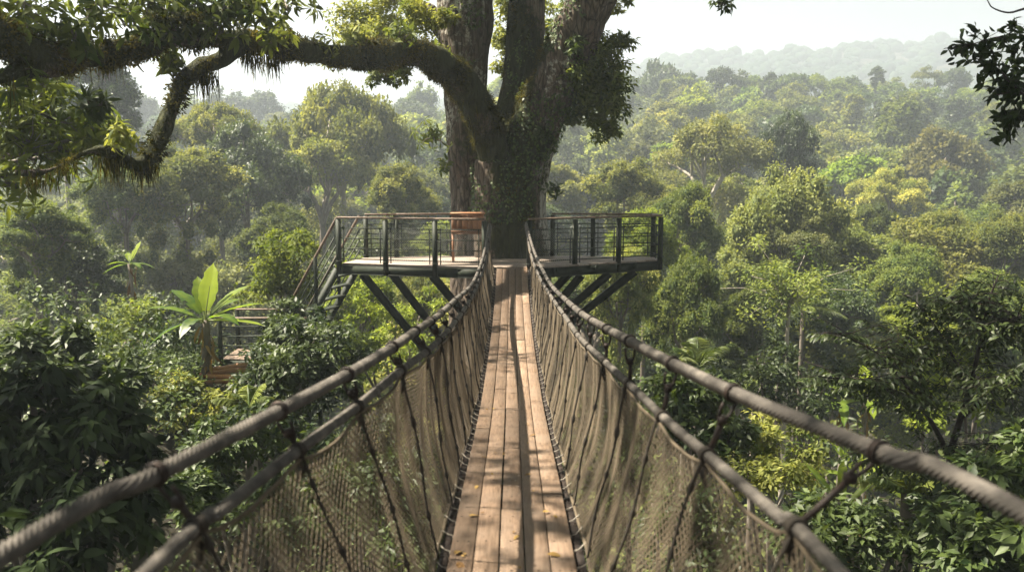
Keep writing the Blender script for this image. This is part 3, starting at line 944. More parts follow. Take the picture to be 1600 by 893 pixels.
LIMB = [(792, 330, 21.6, 40), (775, 250, 21.4, 40), (752, 180, 21.0, 36), (714, 122, 20.4, 32), (655, 84, 19.4, 28), (590, 84, 18.4, 27), (522, 88, 17.4, 27), (462, 76, 16.4, 25),
        (400, 66, 15.4, 23), (340, 60, 14.4, 22), (272, 62, 13.5, 22), (205, 74, 12.7, 24), (140, 90, 12.0, 27), (85, 98, 11.3, 29), (30, 78, 10.7, 30), (-45, 40, 10.0, 30), (-180, -30, 9.2, 30)]
LIMB_OUT = [(60, 100, 11.2, 17), (25, 112, 10.6, 13), (-15, 132, 10.1, 11), (-90, 165, 9.5, 9)]
LIMB_B = [(388, 72, 15.2, 17), (345, 94, 14.6, 18), (308, 106, 14.3, 19), (284, 130, 14.1, 18), (270, 162, 13.9, 16), (256, 198, 13.7, 15), (240, 234, 13.5, 14), (222, 258, 13.3, 12),
          (196, 250, 13.0, 12), (168, 236, 12.8, 12), (140, 236, 12.6, 11), (112, 250, 12.3, 11), (82, 264, 12.0, 10), (48, 272, 11.7, 9), (20, 268, 11.5, 5)]
LIMB_C = [(100, 72, 11.6, 9), (118, 48, 11.7, 8), (140, 28, 11.9, 7.5), (168, 8, 12.1, 8), (195, 6, 12.2, 8), (228, 20, 12.3, 7), (275, 30, 12.6, 5), (330, 20, 13.0, 3)]
LIMB_UL = [(738, 110, 23.0, 22), (690, 40, 23.0, 16), (640, 5, 23.0, 14), (580, -30, 23.0, 13), (480, -60, 18.5, 14), (330, -120, 16.5, 11)]


def remesh_tubes(name, tubes, voxel, rough, seed, groove=0.0):
    mb = MB()
    for P, r in tubes:
        mb.tube(P, r, 20)
    me = mb.mesh(name + '_raw')
    o = bpy.data.objects.new('raw', me); COL.objects.link(o)
    md = o.modifiers.new('rm', 'REMESH'); md.mode = 'VOXEL'; md.voxel_size = voxel
    sm = o.modifiers.new('sm', 'SMOOTH'); sm.iterations = 9; sm.factor = 0.5
    dg = bpy.context.evaluated_depsgraph_get()
    ev = o.evaluated_get(dg)
    m2 = bpy.data.meshes.new_from_object(ev)
    bpy.data.objects.remove(o)
    n = len(m2.vertices)
    V = np.empty(n * 3, np.float32); m2.vertices.foreach_get('co', V); V = V.reshape(-1, 3).astype(float)
    N = np.empty(n * 3, np.float32); m2.vertices.foreach_get('normal', N); N = N.reshape(-1, 3).astype(float)
    d = rough * (1.2 * vnoise(V * [1, 1, .45], 1.1, seed) + 0.7 * vnoise(V * [1, 1, .3], 3.1, seed + 1) + 0.35 * vnoise(V * [1, 1, .4], 8.0, seed + 2) + groove * (np.abs(vnoise(V * [1, 1, .09], 5.5, seed + 3)) - .25) * 1.6)
    V2 = V + N * d[:, None]
    m2.vertices.foreach_set('co', V2.astype(np.float32).ravel())
    m2.polygons.foreach_set('use_smooth', np.ones(len(m2.polygons), bool))
    m2.update(); m2.name = name
    m2.materials.clear()
    return m2, V2, N


def set_attr(me, nm, arr):
    a = me.attributes.new(nm, 'FLOAT', 'POINT'); a.data.foreach_set('value', np.clip(arr, 0, 1).astype(np.float32))


def build_giant():
    base = np.array([-0.35, 22.2, g1(-0.35, 22.2)])
    gt = empty('giant_tree', base, 'huge mossy rainforest tree with four thick stems standing at the end of the bridge', 'tree')
    gz = base[2] - .6
    T = []
    def stem(L, extra=None):
        P, r = pxpath(L)
        if extra is not None:
            P = np.concatenate([extra[0], P]); r = np.concatenate([extra[1], r])
        T.append(smooth_path(P, .18, r * np.where(P[:, 2] > -4, .87, 1)))
    # bundle of stems sharing one buttressed base
    stem([(735, 440, 22.9, 36), (733, 330, 22.9, 31), (729, 220, 22.9, 34), (727, 120, 22.8, 40), (728, 20, 22.7, 47), (722, -120, 22.6, 44), (705, -330, 22.2, 36), (690, -560, 21.8, 24)],
         (np.array([[-1.5, 23.0, gz], [-1.25, 22.9, -9], [-1.15, 22.9, -6]]), np.array([1.1, .75, .66])))
    stem([(790, 430, 22.2, 70), (790, 330, 22.2, 58), (800, 240, 22.3, 46), (810, 150, 22.5, 36), (820, 60, 22.7, 33), (826, -40, 22.9, 31), (836, -220, 23.3, 26), (860, -460, 23.8, 17)],
         (np.array([[-.2, 22.2, gz], [-.2, 22.2, -9], [-.2, 22.2, -5.5]]), np.array([1.9, 1.4, 1.25])))
    stem([(832, 430, 21.9, 34), (829, 330, 21.9, 28), (838, 250, 21.8, 30), (852, 190, 21.6, 33), (868, 130, 21.4, 38), (893, 68, 21.2, 41), (924, 5, 21.0, 40), (968, -80, 20.7, 36), (1030, -210, 20.0, 29), (1110, -380, 19.0, 20)],
         (np.array([[.75, 21.9, gz], [.65, 21.9, -9], [.6, 21.9, -5.5]]), np.array([1.0, .68, .6])))
    stem([(778, 430, 21.3, 44), (776, 330, 21.4, 38), (774, 250, 21.4, 34)], (np.array([[-.6, 21.1, gz], [-.5, 21.3, -9], [-.4, 21.3, -5.5]]), np.array([1.0, .8, .75])))
    stem([(805, 420, 21.3, 36), (812, 300, 21.4, 34), (830, 200, 21.5, 34), (850, 140, 21.5, 33)])
    stem(LIMB_UL)
    # buttress roots at the ground
    for a in np.linspace(0, 6.28, 8)[:-1]:
        d = np.array([math.cos(a), math.sin(a), 0])
        P = np.array([base + d * .9 + [0, 0, 4.0], base + d * 1.6 + [0, 0, 2.0], base + d * 3.0 + [0, 0, .4], base + d * 4.6 + [0, 0, -.5]])
        T.append(smooth_path(P, .2, np.array([.35, .4, .34, .2])))
    # high boughs out of the picture that carry the crown
    for a, h0, l in ((2.6, 9, 9), (3.3, 10, 10), (0.4, 10, 8), (4.3, 11, 8), (5.3, 9.5, 8), (1.5, 10, 8), (3.9, 8.5, 9)):
        d = np.array([math.cos(a), math.sin(a), 0]); p = np.array([-.3, 22.3, h0 - 3.5])
        P = np.array([p, p + d * l * .35 + [0, 0, 2.2], p + d * l * .7 + [0, 0, 3.4], p + d * l + [0, 0, 4.0]])
        T.append(smooth_path(P, .2, np.array([.42, .34, .24, .12])))
    me, V, N = remesh_tubes('trunk', T, 0.05, 0.06, 21, 0.7)
    # moss on the central and right stems, lichen on outer flanks of the pale stems
    pxs = CX + F_PX * V[:, 0] / (V @ FW); pys = CY - F_PX * (V @ UP) / (V @ FW)
    nz = vnoise(V, 1.3, 31)
    moss = 0.36 + 0.42 * nz + 0.62 * np.exp(-((V[:, 0] - .1) / .62) ** 2) + 0.25 * np.clip(N[:, 2], 0, 1)
    moss = np.where(pys < 30, moss * .8, moss)
    lich = 0.38 + 0.35 * vnoise(V, .9, 33) +   .55 * np.clip((V[:, 0] - .45 + .4 * vnoise(V, 1.7, 34)) * 2, 0, 1) * np.clip(2.2 - V[:, 2] + vnoise(V, 1.2, 35), 0, 1) + .22 * np.clip((-.6 - V[:, 0]) * 2, 0, 1) * np.clip((V[:, 2] - .3 + .8 * vnoise(V, 1.0, 36)), -.6, 1)
    set_attr(me, 'moss', moss); set_attr(me, 'lichen', lich)
    me.materials.append(M['bark'])
    to = bpy.data.objects.new('trunk', me); COL.objects.link(to); to.parent = gt; to.location = -world_of(gt)
    # the low mossy limb
    TL = [smooth_path(*[pxpath(L)[0], .15, pxpath(L)[1] * .68 * (1 + .14 * RNG.normal(size=len(L)))]) for L in (LIMB, LIMB_OUT, LIMB_B, LIMB_C)]
    me, V, N = remesh_tubes('low_limb', TL, 0.045, 0.065, 41)
    set_attr(me, 'moss', .85 + .35 * vnoise(V, 1.6, 43) + .2 * N[:, 2]); set_attr(me, 'lichen', .30 + .3 * vnoise(V, 1.2, 44))
    me.materials.append(M['bark'])
    lo = bpy.data.objects.new('low_limb', me); COL.objects.link(lo); lo.parent = gt; lo.location = -world_of(gt)
    # moss cushions: short blades standing off the bark, longer under the limb
    def moss_on(V, N, n, Lr, name, parent, sel=None, down=.3):
        idx = np.arange(len(V)) if sel is None else np.nonzero(sel)[0]
        if len(idx) == 0: return
        k = RNG.choice(idx, n)
        f = Foliage()
        P = V[k] + RNG.normal(size=(n, 3)) * .03
        cl = np.clip(vnoise(P, 2.6, 51) * 1.2 + .55, 0.05, 1.4)
        A = norm(N[k] * (1 - down) + RNG.normal(size=(n, 3)) * .45 + [0, 0, -down])
        Nn = norm(RNG.normal(size=(n, 3)))
        L = Lr * (.4 + RNG.random(n)) * cl
        f.leaves(P, A, Nn, L, L * .22 + .008, T_FLAT, np.clip(.45 + .5 * vnoise(P, 1.4, 52) + .18 * RNG.normal(size=n), 0, 1))
        return f.build(name, M['moss'], parent)
    moss_on(V, N, 56000, .075, 'moss', lo)
    Vt = np.array([v.co for v in to.data.vertices]); Nt = np.array([v.normal for v in to.data.vertices])
    okm = (moss > .62) & (Vt[:, 2] > -2.2) & (Vt[:, 2] < 6)
    moss_on(Vt, Nt, 22000, .085, 'moss', to, okm)
    # hanging root and moss curtains below the limb
    under = np.nonzero((N[:, 2] < -.35))[0]
    cl = vnoise(V[under], 1.1, 61)
    und = under[(cl > .22) & (V[under][:, 0] > -8.2)]
    k = RNG.choice(und, 420)
    f = Foliage(); n = len(k)
    Lh = (.05 + .60 * RNG.random(n) ** 5) * np.clip(vnoise(V[k], .8, 62) + .75, .2, 1.3)
    f.strands(V[k] + [0, 0, .02], Lh, .014 + .012 * RNG.random(n), np.clip(.35 + .3 * RNG.normal(size=n), 0, 1))
    f.build('hanging_moss', M['moss'], lo)
    # big tassels under branch ends
    for px, py, Y, n, L in ((225, 262, 13.3, 260, .34), (178, 250, 12.9, 220, .5), (395, 88, 15.0, 200, .4), (168, 92, 12.3, 160, .36), (60, 280, 11.8, 120, .25),
                            (318, 118, 14.3, 250, .5), (425, 92, 15.8, 160, .5), (100, 262, 12.2, 140, .2)):
        c = at(px, py, Y); f = Foliage()
        P = c + RNG.normal(size=(n, 3)) * [.13, .10, .06]
        f.strands(P, L * (.15 + .85 * RNG.random(n) ** 2.2), .013 + .01 * RNG.random(n), np.clip(.3 + .25 * RNG.normal(size=n), 0, 1))
        f.build('hanging_moss', M['moss'], lo)['kind'] = 'stuff'
    # bare twigs under the limb
    mb = MB()
    for L in ([(232, 76, 13.2, 3), (222, 90, 13.2, 2.5), (212, 102, 13.1, 2.2), (196, 98, 13.1, 1.6), (186, 92, 13.0, 1)], [(214, 100, 13.1, 2), (220, 108, 13.1, 1.4), (225, 113, 13.1, .9)],
              [(213, 100, 13.1, 1.6), (217, 88, 13.1, 1.3), (219, 76, 13.1, 1.2)], [(200, 99, 13.1, 1.3), (192, 103, 13.1, .8)], [(248, 70, 13.4, 3), (238, 82, 13.3, 2.6), (224, 94, 13.2, 2)]):
        P, r = pxpath(L); mb.tube(*smooth_path(P, .03, r), 6)
    mb.build('bare_twig', M['wood_limb'], lo, True)
    # ---------- leaf sprays
    def spray(name, blobs, mat, L, per, twigs=None, aspect=.34, k=8, droop=.0, tmpl=T_LONG):
        """blobs: (px, py, Y, radius px, whorls)"""
        f = Foliage(); mb = MB(); made = False
        for px, py, Y, rp, n in blobs:
            c = at(px, py, Y); rad = rp * Y / F_PX
            tone = np.clip(.5 + .25 * RNG.normal(), .1, .9)
            for _ in range(n):
                p = c + norm(RNG.normal(size=3)) * rad * RNG.random() ** .45 * [1.15, .8, .9]
                ax = norm((p - c) * [1, 1, .5] / rad + [0, 0, .55 - droop])
                f.whorl(p, k, L, aspect, ax, tmpl, tone=tone)
                q = c + (p - c) * .25
                if RNG.random() < .55:
                    pts = np.array([q + RNG.normal(size=3) * .05, (p + q) / 2 + RNG.normal(size=3) * .07, p]); mb.tube(pts, [.014, .010, .006], 4); made = True
        o = f.build(name, mat, gt)
        if made: mb.build('twigs', M['wood_limb'], o)['kind'] = 'stuff'
        return o
    # hanging leaves at the top left, close to the camera
    spray('leaf_spray', [(40, 12, 11.0, 55, 22), (15, 45, 10.7, 35, 8), (95, 35, 11.3, 40, 15), (60, 55, 11.3, 35, 10), (150, 5, 11.8, 50, 20), (200, 40, 12.2, 35, 10), (130, 58, 11.5, 30, 6), (20, 118, 10.6, 30, 6), (55, 128, 10.9, 20, 4)], M['leaf_mid'], .20, 8)
    spray('leaf_spray', [(235, 5, 12.8, 55, 26), (290, 22, 13.2, 50, 30), (340, 8, 13.8, 50, 30), (265, 45, 12.9, 30, 9), (345, 48, 13.6, 30, 9), (390, 15, 14.2, 45, 22), (420, 40, 14.5, 32, 10), (455, 12, 15.0, 40, 12), (440, 55, 15.5, 22, 5)], M['leaf_mid'], .22, 8)
    # pale leaves behind the limb beside the left stem
    def cluster(name, blobs, mat, L, aspect=.42, tmpl=T_FOLD):
        f = Foliage()
        for px, py, Y, rp, n in blobs:
            c = at(px, py, Y); rad = rp * Y / F_PX
            for _ in range(max(3, n // 70)):
                cc = c + norm(RNG.normal(size=3)) * rad * .75 * RNG.random() ** .4
                f.clump(cc, rad * np.array([.42, .42, .32]) * (.7 + .6 * RNG.random()), 70, L, aspect, tmpl, .2, .5, .35, tvar=.18, tone=np.clip(.5 + .25 * RNG.normal(), 0, 1))
        return f.build(name, mat, gt)
    cluster('leaf_spray', [(560, 40, 23.5, 48, 1900), (610, 65, 22.8, 50, 1900), (650, 35, 23.0, 40, 1000), (540, 90, 22.5, 34, 700), (595, 10, 23.8, 45, 1200), (668, 80, 22.0, 26, 600), (690, 30, 21.4, 24, 500), (655, 20, 21.6, 30, 700)], M['leaf_light'], .135)
    cluster('leaf_spray', [(590, 118, 21.0, 24, 420), (625, 112, 21.0, 24, 420), (610, 125, 21.0, 18, 250)], M['leaf_mid'], .13)
    # dense dark cluster on the right stem
    cluster('leaf_spray', [(935, 95, 21.5, 46, 1900), (955, 125, 21.3, 38, 1500), (920, 150, 21.6, 46, 1700), (950, 170, 21.3, 34, 1100), (905, 115, 20.9, 30, 700), (935, 195, 21.4, 28, 500), (893, 180, 21.5, 22, 300), (965, 70, 21.6, 28, 600), (955, 205, 21.2, 15, 160)], M['leaf_mid'], .15)
    cluster('leaf_spray', [(785, 60, 24.6, 30, 900), (790, 110, 24.4, 24, 500), (860, 30, 24.0, 34, 900), (868, 70, 23.6, 24, 500), (970, 8, 21.5, 18, 260), (795, 10, 24.5, 30, 800)], M['leaf_light'], .14)
    # small leaves creeping over the trunk
    f = Foliage()
    kk = RNG.choice(np.nonzero((Vt[:, 1] < 22.2) & (Vt[:, 2] > -2.1) & (Vt[:, 2] < 4.6) & (np.abs(Vt[:, 0] - .1) < 1.6) & (vnoise(Vt, 1.2, 71) > .12))[0], 2600)
    f.leaves(Vt[kk] + Nt[kk] * .05, norm(Nt[kk] * .5 + RNG.normal(size=(2600, 3)) * .5 + [0, 0, -.4]), norm(Nt[kk] + [0, 0, .4]), .05 + .08 * RNG.random(2600), .04 + .04 * RNG.random(2600), T_FOLD)
    f.build('creeper_leaves', M['leaf_dark'], to)
    # a sprig hanging into the sky
    spray('leaf_spray', [(1122, 2, 17.5, 12, 7), (1138, 4, 17.5, 9, 4), (1130, 12, 17.5, 5, 2)], M['leaf_dark'], .15, 7)
    # the crown overhead (above the frame) plus unseen clumps added to shade bridge and foreground
    f = Foliage()
    for _ in range(95):
        a = RNG.random() * 2 * math.pi; q = RNG.random() ** .5
        c = np.array([-1.5 + 11.5 * q * math.cos(a), 20.5 + 9.5 * q * math.sin(a), 11.5 - 4.8 * q * q + RNG.normal() * 1.1])
        if c[0] < -2.0 and c[1] < 25 and RNG.random() < .88: continue  # thinned on this side to let sun through to the bridge
        # stay above the frame
        zmin = at(800, -60, max(c[1], 3))[2] + 1.0
        c[2] = max(c[2], zmin + RNG.random())
        f.clump(c, np.array([1.35, 1.35, .75]) * (.75 + .5 * RNG.random()), 330, .25, .42, T_FLAT, .35, .5, .2)
    for _ in range(11):  # unseen leaf clumps added to dapple the near deck with shade
        c = np.array([-7.0 + 2.6 * RNG.normal(), 8.0 + 3.4 * RNG.normal(), 6.4 + 1.3 * RNG.normal()])
        c[2] = max(c[2], at(800, -60, max(c[1], 2))[2] + 1.2)
        f.clump(c, np.array([1.1, 1.1, .6]) * (.6 + .6 * RNG.random()), 170, .24, .42, T_FLAT, .3, .5, .2)
    for _ in range(40):  # more unseen clumps, added to shade the ground right of the bridge
        c = np.array([5.0 + 3.5 * RNG.normal(), 15.0 + 4.5 * RNG.normal(), 8.6 + 1.3 * RNG.normal()])
        c[2] = max(c[2], at(800, -60, max(c[1], 2))[2] + 1.2)
        f.clump(c, np.array([1.3, 1.3, .7]) * (.6 + .6 * RNG.random()), 240, .25, .42, T_FLAT, .3, .5, .2)
    for cx_, cy_, cz_, sx_, sy_, n_ in ((1.5, 9.5, 7.4, 2.0, 3.2, 30), (4.0, 13.0, 8.2, 2.0, 3.0, 22), (-11.5, 8.8, 6.0, 2.2, 1.5, 26), (-5.5, 5.0, 6.0, 1.8, 2.0, 2)):  # unseen clumps added to keep the near foreground in shade
        for _ in range(n_):
            c = np.array([cx_ + sx_ * RNG.normal(), cy_ + sy_ * RNG.normal(), cz_ + .9 * RNG.normal()])
            c[2] = max(c[2], at(800, -60, max(c[1], 2))[2] + 1.2)
            f.clump(c, np.array([1.2, 1.2, .65]) * (.6 + .6 * RNG.random()), 260, .24, .45, T_FLAT, .3, .5, .2)
    f.build('crown', M['leaf_mid'], gt)


build_giant()


# ------------------------------------------------------------------ epiphytes resting on the limb and trunk
def epiphyte(px, py, Y, rp, n, L, mat, label, kind='whorl', aspect=.3, name='epiphyte_plant'):
    c = at(px, py, Y)
    e = empty(name, c, label, 'epiphyte', 'epiphytes growing on the giant tree')
    rad = rp * Y / F_PX
    f = Foliage(); mb = MB()
    for _ in range(n):
        d = norm(RNG.normal(size=3) + [0, -.2, .7]); p = c + d * rad * (.3 + .7 * RNG.random())
        if kind == 'whorl': f.whorl(p, 7, L, aspect, d, T_LONG, tone=.5)
        else: f.clump(p, rad * .35, 24, L, aspect, T_FOLD, .2, .4, .3, tvar=.2)
        mb.tube(np.array([c, (c + p) / 2 + RNG.normal(size=3) * .03, p]), [.012, .01, .006], 4)
    f.build('leaves', M[mat], e); mb.build('stems', M['wood_limb'], e)


epiphyte(268, 100, 14.0, 26, 22, .20, 'leaf_mid', 'leafy whorled epiphyte at the elbow of the drooping mossy branch')
epiphyte(560, 66, 18.0, 26, 20, .22, 'leaf_light', 'pale green epiphyte rosettes on top of the limb midway')
epiphyte(625, 66, 18.9, 30, 26, .22, 'leaf_mid', 'dense green epiphyte on the limb near the trunk')
epiphyte(505, 74, 17.0, 20, 14, .2, 'leaf_light', 'small yellowish epiphyte sitting on the limb')
epiphyte(690, 92, 20.0, 24, 16, .2, 'leaf_mid', 'dark leafed epiphyte where the limb bends towards the trunk')
epiphyte(678, 215, 21.6, 30, 16, .2, 'leaf_mid', 'leafy sprig sticking out from the left flank of the trunk')
epiphyte(692, 265, 21.8, 20, 8, .18, 'leaf_mid', 'hanging sprig low on the left flank of the trunk')
epiphyte(866, 298, 21.2, 14, 6, .22, 'leaf_dark', 'small drooping epiphyte on the right flank above the railing')
epiphyte(900, 75, 20.6, 18, 12, .16, 'leaf_dark', 'dark epiphyte clinging to the leaning right stem', 'clump', .5)
epiphyte(845, 215, 20.9, 12, 8, .1, 'leaf_dark', 'little leafy tuft on the fork of the right stem', 'clump', .5)
epiphyte(190, 222, 12.9, 26, 18, .19, 'leaf_light', 'bright epiphyte rosettes above the dangling branch end')
epiphyte(148, 165, 12.4, 26, 14, .24, 'leaf_dark', 'dark umbrella shaped leaf rosettes rising in front of the yellow foliage')
epiphyte(118, 84, 11.7, 26, 14, .2, 'leaf_dark', 'dark leafy tuft on the thickest mossy end of the limb')


# ------------------------------------------------------------------ forest trees
class Proto:
    """crown and limbs built once round the fork (origin), trunk of unit height built below it"""
    def __init__(s, kind, n_leaf, L, seed):
        global RNG
        keep = RNG; RNG = np.random.default_rng(seed)
        s.kind = kind
        f = Foliage(); mb = MB()
        pts = []; lobes = []          # (centre, clump radii, lobe)

        def lobe(c, r, flat, n, cr):
            lobes.append(np.array(c, float))
            for i in range(n):
                el = math.asin(np.clip(1 - (i + .5) / n * 1.35, -1, 1)); az = i * 2.39996 + RNG.random() * 2
                q = .78 + .25 * RNG.random()
                k = cr * (.6 + .75 * RNG.random())
                pts.append((np.array([c[0] + r * q * math.cos(el) * math.cos(az), c[1] + r * q * math.cos(el) * math.sin(az), c[2] + r * flat * q * math.sin(el)]), np.array([k, k, k * (.55 + .35 * flat)]), len(lobes) - 1))
        if kind == 'dome':
            Rr, T = 5.0, 6.5
            for i in range(8):
                az = i * 2.39996 + RNG.normal() * .4; u = ((i + .3) / 8) ** .6
                r = 1.35 + 1.0 * RNG.random()
                lobe((3.3 * u * math.cos(az), 3.3 * u * math.sin(az), 4.9 - 3.0 * u ** 2 + RNG.normal() * .65), r, .85, 9, .82)
            lobe((0, 0, 2.6), 2.8, .8, 9, 1.0)
        elif kind == 'umbrella':
            Rr, T = 6.0, 4.2
            for i in range(13):
                az = i * 2.39996 + RNG.normal() * .35; u = ((i + .3) / 13) ** .55
                r = 1.15 + .95 * RNG.random()
                lobe((4.7 * u * math.cos(az), 4.7 * u * math.sin(az), 3.2 - 2.4 * u ** 2.2 + RNG.normal() * .4), r, .42, 6, .75)
        elif kind == 'airy':
            Rr, T = 5.2, 5.5
            for i in range(15):
                az = i * 2.39996 + RNG.normal() * .4; u = RNG.random() ** .5
                r = .85 + .8 * RNG.random()
                lobe((4.2 * u * math.cos(az), 4.2 * u * math.sin(az), .9 + 3.9 * math.sqrt(1 - .8 * u * u) * (.45 + .6 * RNG.random())), r, .5, 5, .58)
        elif kind == 'tall':
            Rr, T = 3.2, 9.0
            for i in range(9):
                h = (i + .5) / 9; az = i * 2.39996
                w = 1.9 * math.sin(min(1, .25 + h * .8) * math.pi) ** .6 * (.5 + .7 * RNG.random())
                lobe((w * math.cos(az), w * math.sin(az), .6 + h * 7.2), 1.0 + .7 * RNG.random(), .8, 7, .62)
        elif kind == 'shaggy':
            Rr, T = 3.0, 9.0
            for i in range(11):
                h = (i + .5) / 11; az = i * 2.39996
                w = 2.0 * (1 - .5 * h) * (.5 + .7 * RNG.random())
                lobe((w * math.cos(az), w * math.sin(az), -3.2 + h * 11), .9 + .7 * RNG.random(), .95, 6, .62)
        # lower boughs and climbers round the stem
        for i in range({'dome': 13, 'umbrella': 5, 'airy': 9, 'tall': 6, 'shaggy': 6}[kind]):
            az = RNG.random() * 6.28; u = Rr * (.12 + .42 * RNG.random()); k = .6 + .5 * RNG.random()
            pts.append((np.array([u * math.cos(az), u * math.sin(az), 1.2 - 5.5 * RNG.random() ** 1.3]), np.array([k, k, k * 1.25]), -1))
        tot = sum((k[0] * k[0]) for _, k, _l in pts)
        s.R, s.T = Rr, T
        for p, k, li in pts:
            f.clump(p, k, max(8, int(n_leaf * k[0] ** 2 / tot)), L * (.8 + .4 * RNG.random()), .72 if kind != 'airy' else .62, T_FLAT, .6, .45, .12, tone=np.clip(.45 + .24 * RNG.normal(), 0, 1), tvar=.13)
            if kind != 'airy': f.core(p - [0, 0, .12 * k[2]], k * .6)  # dark core painted in as the shaded hollow of the clump
            if li < 0 or RNG.random() < .3: continue
            c0 = lobes[li]
            mb.tube(np.array([c0, (c0 + p) / 2 + RNG.normal(size=3) * .12, p]), [.05, .035, .018], 4)
        forks = {}
        for q, c0 in enumerate(lobes):
            if kind in ('tall', 'shaggy'): b0 = np.array([0, 0, max(0, c0[2] - 1.3)]); m = (b0 + c0) / 2 + RNG.normal(size=3) * .12
            else:
                # a few main limbs, each splitting towards two or three lobes
                a = math.atan2(c0[1], c0[0]); g = int((a + math.pi) / (2 * math.pi) * 4.999)
                if g not in forks:
                    ga = (g + .5) / 5 * 2 * math.pi - math.pi; forks[g] = np.array([1.25 * math.cos(ga), 1.25 * math.sin(ga), 1.5 + .8 * RNG.random()])
                    pp = smooth_path(np.array([[0, 0, 0], forks[g] * [.35, .35, .5], forks[g]]), .4); mb.tube(pp, np.linspace(.20, .13, len(pp)), 6)
                b0 = forks[g]; m = (b0 + c0) / 2 + [0, 0, .25 if kind != 'dome' else .0] + RNG.normal(size=3) * .22
            pp = smooth_path(np.array([b0, m, c0]), .5); mb.tube(pp, np.linspace(.11, .05, len(pp)), 5)
        if kind in ('tall', 'shaggy'):
            mb.tube(np.array([[0, 0, 0], [.1, 0, T * .45], [0, .1, T * .85]]), [.24, .16, .07], 6)
        s.crown = f.mesh(kind + '_crown'); s.limbs = mb.mesh(kind + '_limbs', True)
        mb = MB()
        zz = np.linspace(-1, 0.01, 9)
        px_ = .012 * np.sin(zz * 5 + seed) * 6; px_ -= px_[-1]
        mb.tube(np.column_stack([px_, px_ * .6, zz]), np.interp(zz, [-1, -.9, 0], [.50, .34, .24]), 8)
        s.trunk = mb.mesh(kind + '_trunk', True)
        RNG = keep


PM, PF = {}, {}
for i, k in enumerate(('dome', 'umbrella', 'airy', 'tall', 'shaggy')):
    PM[k] = [Proto(k, 25000 if k != 'airy' else 19000, .205, 100 + i * 7 + j) for j in range(2)]
    PF[k] = [Proto(k, 5600 if k != 'airy' else 4200, .46, 200 + i * 7 + j) for j in range(3)]

_cache = {}


def mesh_with(me, mat):
    key = (me.name, mat)
    if key not in _cache:
        m2 = me.copy() if any(k[0] == me.name for k in _cache) else me
        m2.materials.clear(); m2.materials.append(M[mat]); _cache[key] = m2
    return _cache[key]


def tree(name, x, y, ztop, width, kind, mat, label, group=None, tint=(1, 1, 1), lod=None, hscale=None, limb='wood_limb', rz=None):
    """a tree whose crown is width metres across and whose top is at ztop"""
    pr = PM if (lod or ('mid' if y < 95 else 'far')) == 'mid' else PF
    pr = pr[kind][int(RNG.integers(len(pr[kind])))]
    sc = width / (2 * pr.R)
    sz = sc * (hscale or (.9 + .25 * RNG.random()))
    gz = g1(x, y)
    zf = ztop - pr.T * sz
    rz = RNG.random() * 6.28 if rz is None else rz
    if zf < gz + .8: zf = gz + .8
    r = empty(name, (x, y, gz), label, 'tree', group, rz)
    for nm, me, mt, s_, z in (('crown', pr.crown, mat, (sc, sc, sz), zf - gz), ('limbs', pr.limbs, limb, (sc, sc, sz), zf - gz), ('trunk', pr.trunk, limb, (sc, sc, zf - gz + .5), zf - gz)):
        if nm == 'limbs' and y > 130: continue
        o = bpy.data.objects.new(nm, mesh_with(me, mt)); COL.objects.link(o)
        o.parent = r; o.location = (0, 0, z); o.scale = s_
        o.color = (*tint, 1)
    return r


def ptree(name, px, ptop, wpx, Y, kind, mat, label, **k):
    c = at(px, ptop, Y)
    return tree(name, c[0], c[1], c[2], wpx * Y / F_PX, kind, mat, label, **k)


WARM, COOL, DARK, PALE = (1.25, 1.08, .8), (.85, .98, 1.0), (.6, .66, .62), (1.4, 1.3, 1.25)
# ---- trees that can be told apart
ptree('spreading_tree', 530, 124, 250, 72, 'umbrella', 'leaf_light', 'broad hazy spreading tree with layered crown behind the limb, left of the giant trunk', hscale=2.0, tint=(1.1, 1.1, 1), limb='pale_limb')
ptree('spreading_tree', 500, 205, 210, 66, 'airy', 'leaf_light', 'airy hazy tree below the broad spreading crown left of the giant trunk', hscale=1.3)
ptree('spreading_tree', 335, 158, 170, 62, 'umbrella', 'leaf_light', 'rounded olive crown showing just right of the drooping mossy branch', hscale=1.5)
ptree('dark_tree', 385, 215, 190, 55, 'dome', 'leaf_dark', 'dark spreading tree with thick leaning limbs below the mossy limb', hscale=1.4)
ptree('broadleaf_tree', 285, 245, 190, 46, 'dome', 'leaf_light', 'pale feathery tree under the elbow of the drooping mossy branch', hscale=1.0)
ptree('broadleaf_tree', 190, 262, 150, 44, 'dome', 'leaf_mid', 'hazy mid green tree below the dangling mossy branch end', hscale=1.1)
ptree('broadleaf_tree', 50, 322, 180, 30, 'dome', 'leaf_mid', 'bushy green tree at the left edge below the yellow foliage', hscale=.85)
ptree('broadleaf_tree', 110, 380, 170, 33, 'dome', 'leaf_dark', 'dark green tree behind the tall slender banana plant', hscale=1.0)
ptree('broadleaf_tree', 620, 268, 130, 50, 'dome', 'leaf_light', 'light green rounded tree behind the stairs side railing', hscale=1.1)
ptree('broadleaf_tree', 440, 330, 130, 42, 'dome', 'leaf_mid', 'shady green tree behind the yellow green bush', hscale=1.0)
ptree('slender_tree', 165, 60, 130, 62, 'tall', 'leaf_dark', 'tall blue grey hazy tree seen under the limb at upper left', hscale=1.1, tint=(.9, 1, 1.1))
ptree('slender_tree', 90, 75, 140, 66, 'dome', 'leaf_mid', 'pale hazy crown behind the yellow foliage', hscale=1.0)
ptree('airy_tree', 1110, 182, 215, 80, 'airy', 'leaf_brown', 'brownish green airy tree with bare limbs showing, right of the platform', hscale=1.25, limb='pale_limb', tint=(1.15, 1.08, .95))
ptree('dark_tree', 1232, 188, 100, 84, 'dome', 'leaf_dark', 'dense dark green tree beside the brownish airy crown', hscale=1.7)
